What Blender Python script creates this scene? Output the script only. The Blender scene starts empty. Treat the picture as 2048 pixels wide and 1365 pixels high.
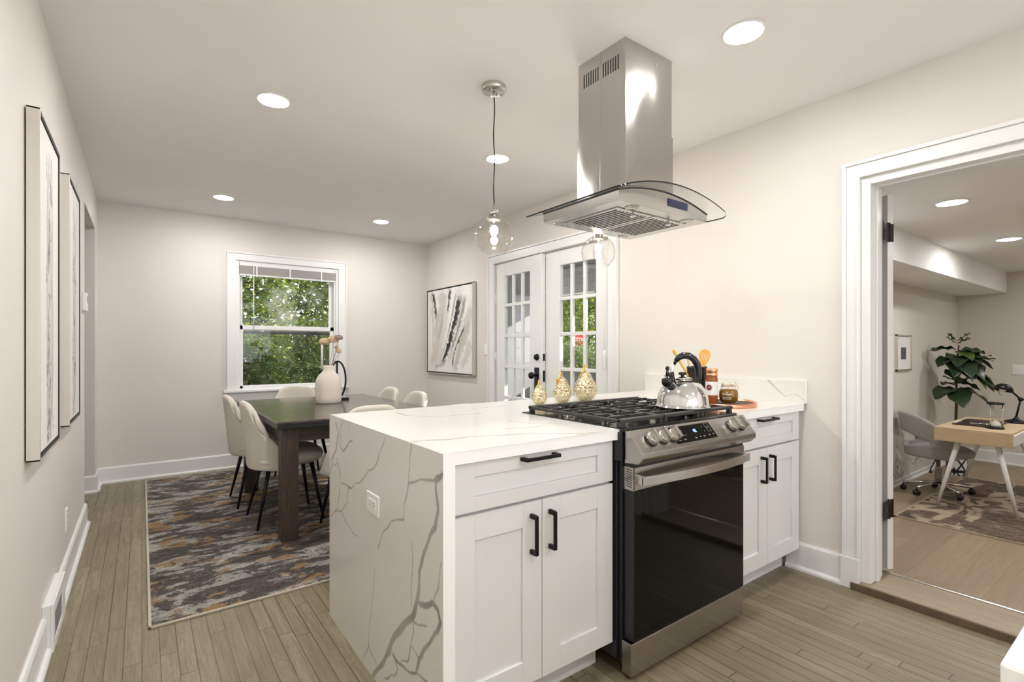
import bpy, bmesh, math, random
from mathutils import Vector, Matrix, noise
C = bpy.context.scene
COL = C.collection
PI = math.pi
rnd = random.Random(7)

# ------------------------------------------------------------------ camera, world, sun, exposure
CAM_H = 1.213
YAW = 0.6338
F_PX = 1007.1
cam_d = bpy.data.cameras.new('camera'); cam = bpy.data.objects.new('camera', cam_d); COL.objects.link(cam)
cam.location = (0, 0, CAM_H); cam.rotation_euler = (PI/2, 0, -YAW)
cam_d.sensor_width = 36; cam_d.lens = F_PX/2048*36; cam_d.clip_start = .05; cam_d.clip_end = 300
cam_d.shift_y = (697.64-682.5)/2048
C.camera = cam
C.view_settings.view_transform = 'Standard'; C.view_settings.look = 'None'
C.view_settings.exposure = 1.06; C.view_settings.gamma = 1; C.view_settings.use_curve_mapping = False
w = bpy.data.worlds.new('world'); C.world = w; w.use_nodes = True
bg = w.node_tree.nodes['Background']; bg.inputs[0].default_value = (.97, .985, 1, 1); bg.inputs[1].default_value = 1.25
sun_d = bpy.data.lights.new('sun', 'SUN'); sun = bpy.data.objects.new('sun', sun_d); COL.objects.link(sun)
sun_d.energy = 4.5; sun_d.angle = math.radians(.8); sun_d.color = (1, .95, .84)
sun.rotation_euler = Vector((1.627, -.9, .80)).to_track_quat('Z', 'Y').to_euler()
LAMP = 6.8     # radiance of the recessed ceiling lights is set from this

# ------------------------------------------------------------------ materials
def mat(name, col, rough=.5, metal=0, **k):
    m = bpy.data.materials.new(name); m.use_nodes = True
    b = m.node_tree.nodes['Principled BSDF']
    b.inputs['Base Color'].default_value = (*col, 1); b.inputs['Roughness'].default_value = rough
    b.inputs['Metallic'].default_value = metal
    for a, v in k.items():
        b.inputs[a.replace('_', ' ')].default_value = v
    return m
class NT:
    def __init__(s, m): s.t = m.node_tree; s.n = s.t.nodes; s.l = s.t.links; s.b = s.n['Principled BSDF']
    def new(s, ty, **k):
        n = s.n.new(ty)
        for a, v in k.items(): setattr(n, a, v)
        return n
    def put(s, sock, v):
        if isinstance(v, (int, float)): sock.default_value = v
        elif isinstance(v, tuple): sock.default_value = v if len(v) == len(sock.default_value) else (*v, 1)
        else: s.l.new(v, sock)
    def math(s, op, a, b=None, c=None):
        n = s.new('ShaderNodeMath', operation=op)
        for i, v in enumerate((a, b, c)):
            if v is not None: s.put(n.inputs[i], v)
        return n.outputs[0]
    def coord(s, which='Object'): return s.new('ShaderNodeTexCoord').outputs[which]
    def pos(s): return s.new('ShaderNodeNewGeometry').outputs['Position']
    def sep(s, v): n = s.new('ShaderNodeSeparateXYZ'); s.l.new(v, n.inputs[0]); return n.outputs
    def comb(s, x, y, z=0.0):
        n = s.new('ShaderNodeCombineXYZ')
        for i, v in enumerate((x, y, z)): s.put(n.inputs[i], v)
        return n.outputs[0]
    def scale(s, v, sc): n = s.new('ShaderNodeMapping'); s.l.new(v, n.inputs[0]); n.inputs['Scale'].default_value = sc; return n.outputs[0]
    def noise(s, v, scale=5, detail=3, rough=.5, dist=0, dim='3D'):
        n = s.new('ShaderNodeTexNoise'); s.l.new(v, n.inputs['Vector']); n.inputs['Scale'].default_value = scale
        n.inputs['Detail'].default_value = detail; n.inputs['Roughness'].default_value = rough; n.inputs['Distortion'].default_value = dist
        return n.outputs[0]
    def white(s, v): n = s.new('ShaderNodeTexWhiteNoise'); s.l.new(v, n.inputs['Vector']); return n.outputs[0]
    def ramp(s, f, stops, interp='LINEAR'):
        n = s.new('ShaderNodeValToRGB'); s.l.new(f, n.inputs[0]); r = n.color_ramp; r.interpolation = interp
        while len(r.elements) < len(stops): r.elements.new(.5)
        for e, (p, c) in zip(r.elements, stops): e.position = p; e.color = (*c, 1) if len(c) == 3 else c
        return n.outputs[0]
    def mix(s, f, a, b, mode='MIX'):
        n = s.new('ShaderNodeMixRGB', blend_type=mode)
        s.put(n.inputs[0], f); s.put(n.inputs[1], a); s.put(n.inputs[2], b); return n.outputs[0]
    def bump(s, h, strength=.3, dist=.01):
        n = s.new('ShaderNodeBump'); s.l.new(h, n.inputs['Height']); n.inputs['Strength'].default_value = strength
        n.inputs['Distance'].default_value = dist; s.l.new(n.outputs[0], s.b.inputs['Normal'])
    def col(s, c): s.l.new(c, s.b.inputs['Base Color'])

def painted(name, col, rough=.55, var=.02, bump=.05):
    m = mat(name, col, rough); n = NT(m); p = n.pos()
    a = n.noise(p, 2.5, 3); c2 = tuple(max(0, x-var) for x in col)
    n.col(n.mix(a, col, c2)); n.bump(n.noise(p, 220, 2), bump, .002)
    return m
M = {}
M['wall'] = painted('wall_paint', (.72, .69, .645), .6)
M['ceiling'] = painted('ceiling_paint', (.86, .85, .835), .7)
M['office_wall'] = painted('office_wall_paint', (.66, .62, .55), .6)
M['trim'] = painted('white_trim_paint', (.80, .80, .79), .3, .01, .02)
M['cabinet'] = painted('white_cabinet_lacquer', (.80, .80, .80), .32, .005, .01)
M['plastic'] = mat('white_plastic', (.85, .85, .83), .35)
M['slot'] = mat('dark_slot', (.03, .03, .03), .6)
M['black_metal'] = mat('matte_black_metal', (.012, .012, .014), .38, .6)
M['black_plastic'] = mat('gloss_black_plastic', (.010, .010, .011), .18)
M['black_side'] = mat('range_side_black', (.012, .013, .016), .28)
M['iron'] = mat('cast_iron', (.030, .029, .028), .45)
M['enamel'] = mat('black_enamel', (.012, .012, .012), .15)
M['glass_black'] = mat('black_oven_glass', (.003, .003, .003), .04, Specular_IOR_Level=.22)
M['nickel'] = mat('brushed_nickel', (.62, .60, .56), .25, 1)
M['chrome'] = mat('polished_chrome', (.78, .78, .78), .08, 1)
M['copper'] = mat('copper', (.86, .42, .24), .25, 1)
M['silver_frame'] = mat('champagne_silver_frame', (.66, .63, .57), .35, .75)
M['ceramic'] = painted('matte_cream_ceramic', (.74, .68, .61), .75, .05, .1)
M['white_metal'] = mat('white_metal', (.82, .82, .80), .35)
M['beige_fabric'] = mat('cream_boucle', (.72, .67, .585), .9)
M['grey_fabric'] = mat('grey_velvet', (.36, .335, .32), .85)
for k, s in (('beige_fabric', 500), ('grey_fabric', 700)):
    n = NT(M[k]); p = n.coord(); f = n.noise(p, s, 2); n.bump(f, .5, .003)
    c = M[k].node_tree.nodes['Principled BSDF'].inputs['Base Color'].default_value[:3]
    n.col(n.mix(n.noise(p, 40, 2), tuple(c), tuple(x*.88 for x in c))); M[k].node_tree.nodes['Principled BSDF'].inputs['Sheen Weight'].default_value = .2

def steel(name, col=(.60, .585, .56), rough=.24, axis=(1, 1, 60), b=.003, wave=0):
    m = mat(name, col, rough, 1); n = NT(m); p = n.scale(n.pos(), axis)
    f = n.noise(p, 9, 4); n.col(n.mix(f, col, tuple(x*.965 for x in col)))
    n.l.new(n.math('MULTIPLY_ADD', f, .05, rough-.025), n.b.inputs['Roughness']); n.bump(f, b, .01)
    tg = n.new('ShaderNodeTangent', direction_type='RADIAL', axis='Z'); n.l.new(tg.outputs[0], n.b.inputs['Tangent']); n.b.inputs['Anisotropic'].default_value = .6; n.b.inputs['Anisotropic Rotation'].default_value = .25 if wave else 0
    if wave: n.bump(n.noise(n.scale(n.pos(), (1, 1, .3)), 4.5, 1), wave, .03)
    return m
M['steel'] = steel('brushed_stainless')
M['steel_v'] = steel('hood_stainless', (.56, .55, .525), .14, (.6, .6, 60), .003, .6)
M['steel_dark'] = steel('range_stainless', (.46, .44, .41), .22, (.6, .6, 60))

def emis(name, col, s):
    m = mat(name, col, .5); b = m.node_tree.nodes['Principled BSDF']
    b.inputs['Emission Color'].default_value = (*col, 1); b.inputs['Emission Strength'].default_value = s
    return m
def thin_glass(name, tint=(1, 1, 1), gl=1.0, haze=0.0, rough=.0):
    m = bpy.data.materials.new(name); m.use_nodes = True; t = m.node_tree; t.nodes.clear()
    o = t.nodes.new('ShaderNodeOutputMaterial'); tr = t.nodes.new('ShaderNodeBsdfTransparent'); g = t.nodes.new('ShaderNodeBsdfGlossy')
    tr.inputs[0].default_value = (*tint, 1); g.inputs['Roughness'].default_value = rough
    lw = t.nodes.new('ShaderNodeLayerWeight'); pw = t.nodes.new('ShaderNodeMath'); pw.operation = 'POWER'; pw.inputs[1].default_value = 4.5; lw.inputs[0].default_value = .5; t.links.new(lw.outputs['Facing'], pw.inputs[0])
    mu = t.nodes.new('ShaderNodeMath'); mu.operation = 'MULTIPLY_ADD'; mu.inputs[1].default_value = .75*gl; mu.inputs[2].default_value = .03*gl; t.links.new(pw.outputs[0], mu.inputs[0])
    mx = t.nodes.new('ShaderNodeMixShader'); t.links.new(mu.outputs[0], mx.inputs[0]); t.links.new(tr.outputs[0], mx.inputs[1]); t.links.new(g.outputs[0], mx.inputs[2])
    last = mx.outputs[0]
    if haze:
        d = t.nodes.new('ShaderNodeBsdfDiffuse'); d.inputs[0].default_value = (.8, .82, .76, 1)
        te = t.nodes.new('ShaderNodeTexCoord'); nz = t.nodes.new('ShaderNodeTexNoise'); nz.inputs['Scale'].default_value = 4; nz.inputs['Detail'].default_value = 5
        t.links.new(te.outputs['Object'], nz.inputs[0]); cr = t.nodes.new('ShaderNodeMapRange'); cr.inputs[1].default_value = .48; cr.inputs[2].default_value = .8; cr.inputs[4].default_value = haze
        t.links.new(nz.outputs[0], cr.inputs[0]); m2 = t.nodes.new('ShaderNodeMixShader'); t.links.new(cr.outputs[0], m2.inputs[0]); t.links.new(last, m2.inputs[1]); t.links.new(d.outputs[0], m2.inputs[2]); last = m2.outputs[0]
    t.links.new(last, o.inputs[0]); return m
M['pane'] = thin_glass('window_glass')
M['pane_hazy'] = thin_glass('misted_window_glass', haze=.30)
M['globe'] = thin_glass('clear_globe_glass', (.99, .985, .975), 1.0)
M['canopy_glass'] = thin_glass('canopy_glass', (.985, .99, .985), .9)
M['glass_edge'] = mat('dark_glass_edge', (.01, .013, .012), .1)
M['lamp_on'] = emis('recessed_light_diffuser', (1, .98, .95), LAMP*18)
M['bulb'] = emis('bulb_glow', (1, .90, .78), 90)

# hardwood strip floor, boards running along Y
def planks(name, wdt, lng, cols, axis='Y', gap=.03, gapcol=(.05, .04, .03), rough=.42, grain=1.0, gapamt=.8):
    m = mat(name, cols[0], rough); n = NT(m); s = n.sep(n.pos())
    a, b = (s[0], s[1]) if axis == 'Y' else (s[1], s[0])
    u = n.math('DIVIDE', a, wdt); row = n.math('FLOOR', u); fu = n.math('FRACT', u)
    off = n.white(n.comb(row, 3.1)); v = n.math('ADD', n.math('DIVIDE', b, lng), n.math('MULTIPLY', off, 7.3)); cell = n.math('FLOOR', v); fv = n.math('FRACT', v)
    rv = n.white(n.comb(row, cell, 1.7))
    gp = n.comb(n.math('MULTIPLY', a, 30), n.math('MULTIPLY', b, 1.6), n.math('MULTIPLY', rv, 40))
    g1 = n.noise(gp, 1.6, 6, .62, 1.2); g2 = n.noise(n.comb(n.math('MULTIPLY', a, 9), n.math('MULTIPLY', b, 1.1), n.math('MULTIPLY', rv, 17)), 1.4, 3, .5, 2.5)
    base = n.ramp(rv, [(i/(len(cols)-1), c) for i, c in enumerate(cols)])
    dark = tuple(x*.55 for x in cols[0])
    c = n.mix(n.math('MULTIPLY', n.ramp(g1, [(.42, (0, 0, 0)), (.72, (1, 1, 1))]), .55*grain), base, dark)
    ring = n.math('MULTIPLY', n.math('ADD', n.math('SINE', n.math('MULTIPLY', g2, 46)), 1), .5)
    c = n.mix(n.math('MULTIPLY', n.math('POWER', ring, 3), .25*grain), c, dark)
    e1 = n.math('MINIMUM', fu, n.math('SUBTRACT', 1, fu)); e2 = n.math('MULTIPLY', n.math('MINIMUM', fv, n.math('SUBTRACT', 1, fv)), lng/wdt)
    rr = n.white(n.comb(row, cell, 9.9)); gw = n.math('MULTIPLY_ADD', rr, gap, gap*.4)
    ed = n.math('LESS_THAN', n.math('MINIMUM', e1, e2), gw)
    c = n.mix(n.math('MULTIPLY', ed, gapamt), c, gapcol)
    n.col(c); n.bump(n.math('SUBTRACT', n.math('MULTIPLY', g1, .15), ed), .35, .002)
    n.l.new(n.math('MULTIPLY_ADD', g1, .2, rough-.1), n.b.inputs['Roughness'])
    return m
M['floor'] = planks('grey_oak_floor', .058, .9, [(.275, .225, .145), (.225, .18, .115), (.305, .25, .168), (.25, .202, .13)], gapamt=.85, grain=1.5)
M['office_floor'] = planks('office_plank_floor', .18, 1.25, [(.34, .255, .175), (.29, .215, .145), (.37, .28, .195), (.32, .24, .165)], 'X', .006, (.2, .14, .1), .5, .6, .5)
M['threshold'] = planks('threshold_wood', .6, 2, [(.34, .27, .19), (.28, .21, .15)], 'Y', .0, rough=.4)
M['threshold_edge'] = planks('threshold_nosing_wood', .6, 2, [(.15, .10, .065), (.12, .08, .05)], 'Y', .0, rough=.4)

def wood(name, c1, c2, sc=(1, 1, 12), rough=.5, dist=2):
    m = mat(name, c1, rough); n = NT(m); p = n.scale(n.coord(), sc)
    g = n.noise(p, 3, 6, .6, dist); n.col(n.ramp(g, [(.3, c1), (.5, tuple((a+b)/2 for a, b in zip(c1, c2))), (.7, c2)])); n.bump(g, .25, .002)
    return m
M['leg_wood'] = wood('weathered_dark_wood', (.018, .013, .009), (.085, .062, .040), (28, 28, 1.5), .5)
M['apron_wood'] = wood('weathered_dark_apron', (.018, .013, .009), (.075, .055, .036), (1.5, 1.5, 28), .5)
M['table_top'] = wood('espresso_table_top', (.055, .042, .030), (.075, .058, .042), (2, 14, 2), .13); M['table_top'].node_tree.nodes['Principled BSDF'].inputs['IOR'].default_value = 2.1
M['table_edge'] = mat('table_edge_black', (.012, .012, .013), .35)
M['desk_wood'] = wood('pale_oak_desk', (.50, .37, .22), (.62, .48, .31), (2, 2, 16), .5, 1)
M['utensil'] = wood('golden_wood_utensil', (.75, .36, .04), (.85, .47, .08), (20, 20, 3), .35)
M['utensil_pale'] = wood('pale_wood_utensil', (.80, .58, .38), (.86, .66, .45), (20, 20, 3), .5)

def rug_mat(name, cols, sc, ax=(1.2, 9, 1)):
    m = mat(name, cols[0][1], .95); n = NT(m); p = n.pos(); p1 = n.scale(p, ax)
    a = n.noise(p1, sc, 9, .72, .6); b = n.noise(n.scale(p, (ax[0]*.5, ax[1]*.5, 1)), sc*.9, 5, .6, 1.0); c = n.noise(p, 260, 2)
    f = n.math('ADD', n.math('MULTIPLY', a, .62), n.math('MULTIPLY', b, .38))
    col = n.ramp(f, cols, 'CONSTANT')
    o = n.noise(n.scale(p, (ax[0]*.8, ax[1]*.6, 1)), sc*.8+.37, 4, .6, .5)
    return m, n, p, col, o, c, a
m, n, p, col, o, c, a = rug_mat('abstract_rug', [(0, (.022, .017, .014)), (.41, (.085, .068, .058)), (.44, (.018, .014, .012)), (.455, (.13, .11, .095)), (.478, (.03, .024, .02)), (.492, (.085, .072, .068)), (.515, (.40, .37, .33)), (.542, (.02, .016, .013)), (.550, (.46, .43, .385)), (.59, (.11, .095, .088)), (.63, (.50, .48, .44))], 2.2, (2.0, 4.6, 1))
col = n.mix(n.ramp(o, [(.555, (0, 0, 0)), (.565, (1, 1, 1))]), col, n.ramp(a, [(0, (.05, .04, .035)), (.46, (.30, .18, .09)), (.6, (.36, .235, .135))], 'CONSTANT'))
n.col(n.mix(n.math('MULTIPLY', c, .35), col, (.03, .025, .02))); n.bump(n.noise(p, 300, 2), .6, .004); M['rug'] = m
m, n, p, col, o, c, a = rug_mat('brown_office_rug', [(0, (.055, .035, .024)), (.44, (.10, .065, .048)), (.5, (.22, .16, .12)), (.53, (.075, .05, .036)), (.57, (.32, .25, .19))], 5, (6, 1.6, 1))
o2 = n.noise(n.scale(p, (1.3, 1.9, 1)), 1.0, 2, .5, 1.5)
n.col(n.mix(n.ramp(o2, [(.5, (0, 0, 0)), (.52, (1, 1, 1)), (.60, (1, 1, 1)), (.62, (0, 0, 0))]), col, (.42, .34, .25))); n.bump(n.noise(p, 300, 2), .6, .004); M['rug_office'] = m
M['rug_border'] = mat('cream_rug_binding', (.50, .46, .38), .9)

# vertex-painted stone and canvas
def attr_mat(name, rough, spec=.5):
    m = mat(name, (.8, .8, .8), rough); n = NT(m); a = n.new('ShaderNodeAttribute', attribute_name='Col'); n.col(a.outputs['Color'])
    return m
M['quartz'] = attr_mat('veined_white_quartz', .16)
M['canvas'] = attr_mat('painted_canvas', .75)

# ------------------------------------------------------------------ mesh helpers
class MB:
    def __init__(s): s.bm = bmesh.new(); s.mi = 0
    def _faces(s, vs, fs):
        v = [s.bm.verts.new(p) for p in vs]; out = []
        for f in fs:
            try:
                q = s.bm.faces.new([v[i] for i in f]); q.material_index = s.mi; out.append(q)
            except ValueError: pass
        return v, out
    def box(s, a, b):
        x0, x1 = sorted((a[0], b[0])); y0, y1 = sorted((a[1], b[1])); z0, z1 = sorted((a[2], b[2]))
        s._faces([(x0, y0, z0), (x1, y0, z0), (x1, y1, z0), (x0, y1, z0), (x0, y0, z1), (x1, y0, z1), (x1, y1, z1), (x0, y1, z1)],
                 [(0, 3, 2, 1), (4, 5, 6, 7), (0, 1, 5, 4), (1, 2, 6, 5), (2, 3, 7, 6), (3, 0, 4, 7)]); return s
    def prism(s, pts, d):     # closed polygon pts swept by vector d
        n = len(pts); d = Vector(d); vs = [Vector(p) for p in pts]; vs += [p+d for p in vs]
        s._faces(vs, [tuple(range(n-1, -1, -1)), tuple(range(n, 2*n))]+[(i, (i+1) % n, n+(i+1) % n, n+i) for i in range(n)]); return s
    def lathe(s, prof, c=(0, 0, 0), seg=32, axis='Z', cap=True):
        c = Vector(c); rings = []
        for r, z in prof:
            ring = []
            for i in range(seg):
                t = 2*PI*i/seg; x, y = r*math.cos(t), r*math.sin(t)
                p = {'Z': (x, y, z), 'Y': (x, z, -y), 'X': (z, x, y)}[axis]
                ring.append(s.bm.verts.new(c+Vector(p)))
            rings.append(ring)
        for a, b in zip(rings, rings[1:]):
            for i in range(seg):
                q = s.bm.faces.new((a[i], a[(i+1) % seg], b[(i+1) % seg], b[i])); q.material_index = s.mi; q.smooth = True
        if cap:
            for r, rev in ((rings[0], True), (rings[-1], False)):
                q = s.bm.faces.new(r[::-1] if rev else r); q.material_index = s.mi
        return s
    def tube(s, path, rad, seg=10, closed=False, flat=None, cap=True):
        path = [Vector(p) for p in path]; n = len(path); rads = rad if isinstance(rad, (list, tuple)) else [rad]*n
        rings = []; up = None
        for i, p in enumerate(path):
            if closed: t = (path[(i+1) % n]-path[i-1])
            else: t = path[min(i+1, n-1)]-path[max(i-1, 0)]
            t.normalize()
            if up is None:
                up = Vector((0, 0, 1)) if abs(t.z) < .9 else Vector((1, 0, 0))
            a = t.cross(up).normalized(); b = a.cross(t).normalized(); up = b
            fa, fb = flat if flat else (1, 1)
            rings.append([s.bm.verts.new(p+(a*math.cos(2*PI*k/seg)*fa+b*math.sin(2*PI*k/seg)*fb)*rads[i]) for k in range(seg)])
        pr = list(zip(rings, rings[1:]))
        if closed: pr.append((rings[-1], rings[0]))
        for a, b in pr:
            for i in range(seg):
                q = s.bm.faces.new((a[i], a[(i+1) % seg], b[(i+1) % seg], b[i])); q.smooth = True; q.material_index = s.mi
        if not closed and cap:
            for r, rev in ((rings[0], True), (rings[-1], False)):
                q = s.bm.faces.new(r[::-1] if rev else r); q.material_index = s.mi
        return s
    def grid(s, fn, nu, nv, wrap=False):
        vs = [[s.bm.verts.new(fn(i/(nu-(0 if wrap else 1)), j/(nv-1))) for i in range(nu)] for j in range(nv)]
        for j in range(nv-1):
            for i in range(nu if wrap else nu-1):
                q = s.bm.faces.new((vs[j][i], vs[j][(i+1) % nu], vs[j+1][(i+1) % nu], vs[j+1][i])); q.smooth = True; q.material_index = s.mi
        return s
    def sphere(s, c, r, seg=16, sc=(1, 1, 1)):
        c = Vector(c)
        prof = [(max(1e-4, r*math.sin(PI*i/(seg//2))), -r*math.cos(PI*i/(seg//2))) for i in range(seg//2+1)]
        k = len(s.bm.verts); s.lathe(prof, (0, 0, 0), seg); s.bm.verts.ensure_lookup_table()
        for v in s.bm.verts[k:]: v.co = Vector((v.co.x*sc[0], v.co.y*sc[1], v.co.z*sc[2]))+c
        return s
    def add_mesh(s, me, mx):
        k = len(s.bm.verts); kf = len(s.bm.faces); s.bm.from_mesh(me); s.bm.verts.ensure_lookup_table(); s.bm.faces.ensure_lookup_table()
        for v in s.bm.verts[k:]: v.co = mx @ v.co
        for f in s.bm.faces[kf:]: f.material_index = s.mi
        return s
    def xf(s, mx):
        for v in s.bm.verts: v.co = mx @ v.co
        return s
def origin_inv(o): return Matrix.Translation(-Vector(o.location)) if o.type == 'EMPTY' else Matrix.Identity(4)
def part(name, mb, m, parent=None, bevel=0, seg=2, sub=0, solid=0, label=None, recalc=True):
    me = bpy.data.meshes.new(name)
    if recalc: bmesh.ops.recalc_face_normals(mb.bm, faces=mb.bm.faces)
    mb.bm.to_mesh(me); mb.bm.free()
    for x in (m if isinstance(m, (list, tuple)) else [m]): me.materials.append(M[x] if isinstance(x, str) else x)
    o = bpy.data.objects.new(name, me); COL.objects.link(o)
    if parent:
        o.parent = parent
        if parent.type == 'EMPTY': o.matrix_parent_inverse = Matrix.Translation(-Vector(parent['loc0']) if 'loc0' in parent else -Vector(parent.location))
    if solid:
        k = o.modifiers.new('solid', 'SOLIDIFY'); k.thickness = solid; k.offset = 0
    if bevel:
        k = o.modifiers.new('bevel', 'BEVEL'); k.width = bevel; k.segments = seg; k.limit_method = 'ANGLE'; k.angle_limit = .6
    if sub:
        k = o.modifiers.new('sub', 'SUBSURF'); k.levels = sub; k.render_levels = sub
    if label: o['label'] = label
    return o
def tag(o, label, cat, group=None):
    o['label'] = label; o['category'] = cat
    if group: o['group'] = group
    return o
def thing(name, loc, label, cat, group=None):
    o = bpy.data.objects.new(name, None); COL.objects.link(o); o.location = loc; o.empty_display_size = .1
    return tag(o, label, cat, group)
def empty_struct(name, loc):
    o = bpy.data.objects.new(name, None); COL.objects.link(o); o.location = loc; o['kind'] = 'structure'; o.empty_display_size = .1
    return o
def struct(name, mb, m, bevel=0):
    o = part(name, mb, m, None, bevel); o['kind'] = 'structure'; return o
def children(o): return [c for c in COL.objects if c.parent is o]
def dup(root, loc, rz=0, label=None, group=None):
    r = root.copy(); COL.objects.link(r); r.location = loc; r.rotation_euler = (0, 0, rz)
    if label: r['label'] = label
    if group: r['group'] = group
    for ch in children(root):
        c = ch.copy(); COL.objects.link(c); c.parent = r
        for g in children(ch):
            d = g.copy(); COL.objects.link(d); d.parent = c
    return r
def bx(a, b): return MB().box(a, b)
def text_me(body, size, extrude=.0008, align='CENTER', bold=0):
    cu = bpy.data.curves.new('txt', 'FONT'); cu.body = body; cu.size = size; cu.extrude = extrude; cu.align_x = align; cu.align_y = 'CENTER'; cu.offset = bold; cu.resolution_u = 3
    o = bpy.data.objects.new('txt', cu); COL.objects.link(o); bpy.context.view_layer.update()
    me = bpy.data.meshes.new_from_object(o.evaluated_get(bpy.context.evaluated_depsgraph_get())); bpy.data.objects.remove(o)
    return me
def basis(o, x, y):       # matrix whose local x, y axes point along x, y
    x = Vector(x).normalized(); y = Vector(y).normalized(); z = x.cross(y)
    return Matrix(((x.x, y.x, z.x, o[0]), (x.y, y.y, z.y, o[1]), (x.z, y.z, z.z, o[2]), (0, 0, 0, 1)))

def seg_dist(px, py, pl):
    best = (9, 0); L = len(pl)-1
    for i in range(L):
        ax, ay = pl[i]; bx_, by = pl[i+1]; dx, dy = bx_-ax, by-ay; q = dx*dx+dy*dy or 1e-9
        t = max(0, min(1, ((px-ax)*dx+(py-ay)*dy)/q)); d = math.hypot(px-ax-t*dx, py-ay-t*dy)
        if d < best[0]: best = (d, (i+t)/L)
    return best
def bake_grid(mb, org, U, V, nu, nv, strokes, base, colf, jit=.006, jsc=18, soft=.0015):
    """grid on a flat face; strokes = (w0, w1, value, points in metres along U and V); the pattern is carried per vertex"""
    org = Vector(org); U = Vector(U); V = Vector(V); lu, lv = U.length, V.length
    import numpy as np
    gx, gy = np.meshgrid(np.linspace(0, lu, nu), np.linspace(0, lv, nv))
    jx = np.empty_like(gx); jy = np.empty_like(gx)
    for j in range(nv):
        for i in range(nu):
            q = noise.noise_vector(Vector((gx[j, i]*jsc, gy[j, i]*jsc, 1.3))); jx[j, i] = q[0]; jy[j, i] = q[1]
    X = gx+jx*jit; Y = gy+jy*jit
    colr = np.empty((nv, nu, 3)); colr[:] = base
    for w0, w1, val, pl in strokes:
        best = np.full(gx.shape, 9.0); tt = np.zeros(gx.shape); L = len(pl)-1
        for k in range(L):
            (ax, ay), (b_, by) = pl[k], pl[k+1]; dx, dy = b_-ax, by-ay; q = dx*dx+dy*dy or 1e-9
            t = np.clip(((X-ax)*dx+(Y-ay)*dy)/q, 0, 1); d = np.hypot(X-ax-t*dx, Y-ay-t*dy); mk = d < best
            best[mk] = d[mk]; tt[mk] = ((k+t)/L)[mk]
        wd = w0+(w1-w0)*tt
        al = colf(best, wd, tt, jx, jy, soft)[..., None]
        colr = colr*(1-al)+np.array(val)*al
    lay = mb.bm.verts.layers.float_color.get('Col') or mb.bm.verts.layers.float_color.new('Col')
    rows = []
    for j in range(nv):
        row = []
        for i in range(nu):
            v = mb.bm.verts.new(org+U*(i/(nu-1))+V*(j/(nv-1))); v[lay] = (*colr[j, i], 1); row.append(v)
        rows.append(row)
    for j in range(nv-1):
        for i in range(nu-1): mb.bm.faces.new((rows[j][i], rows[j][i+1], rows[j+1][i+1], rows[j+1][i]))
    return mb
def fill_attr(mb, col):
    lay = mb.bm.verts.layers.float_color.get('Col') or mb.bm.verts.layers.float_color.new('Col')
    for v in mb.bm.verts:
        if v[lay][3] == 0 or (v[lay][0] == 0 and v[lay][1] == 0): v[lay] = (*col, 1)
def vein_alpha(d, w, t, jx, jy, soft):
    import numpy as np
    return np.clip((w*(1+.5*jx)-d)/soft+.5, 0, 1)*(.78+.22*jy)
def brush_alpha(d, w, t, jx, jy, soft):
    import numpy as np
    e = np.clip(1-d/np.maximum(w*.5, 1e-4), 0, 1); return np.clip(e*2.0+jx*.7-.05, 0, 1)*np.clip(np.minimum(t, 1-t)*8+.2, 0, 1)*(d < w*.5)
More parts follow.
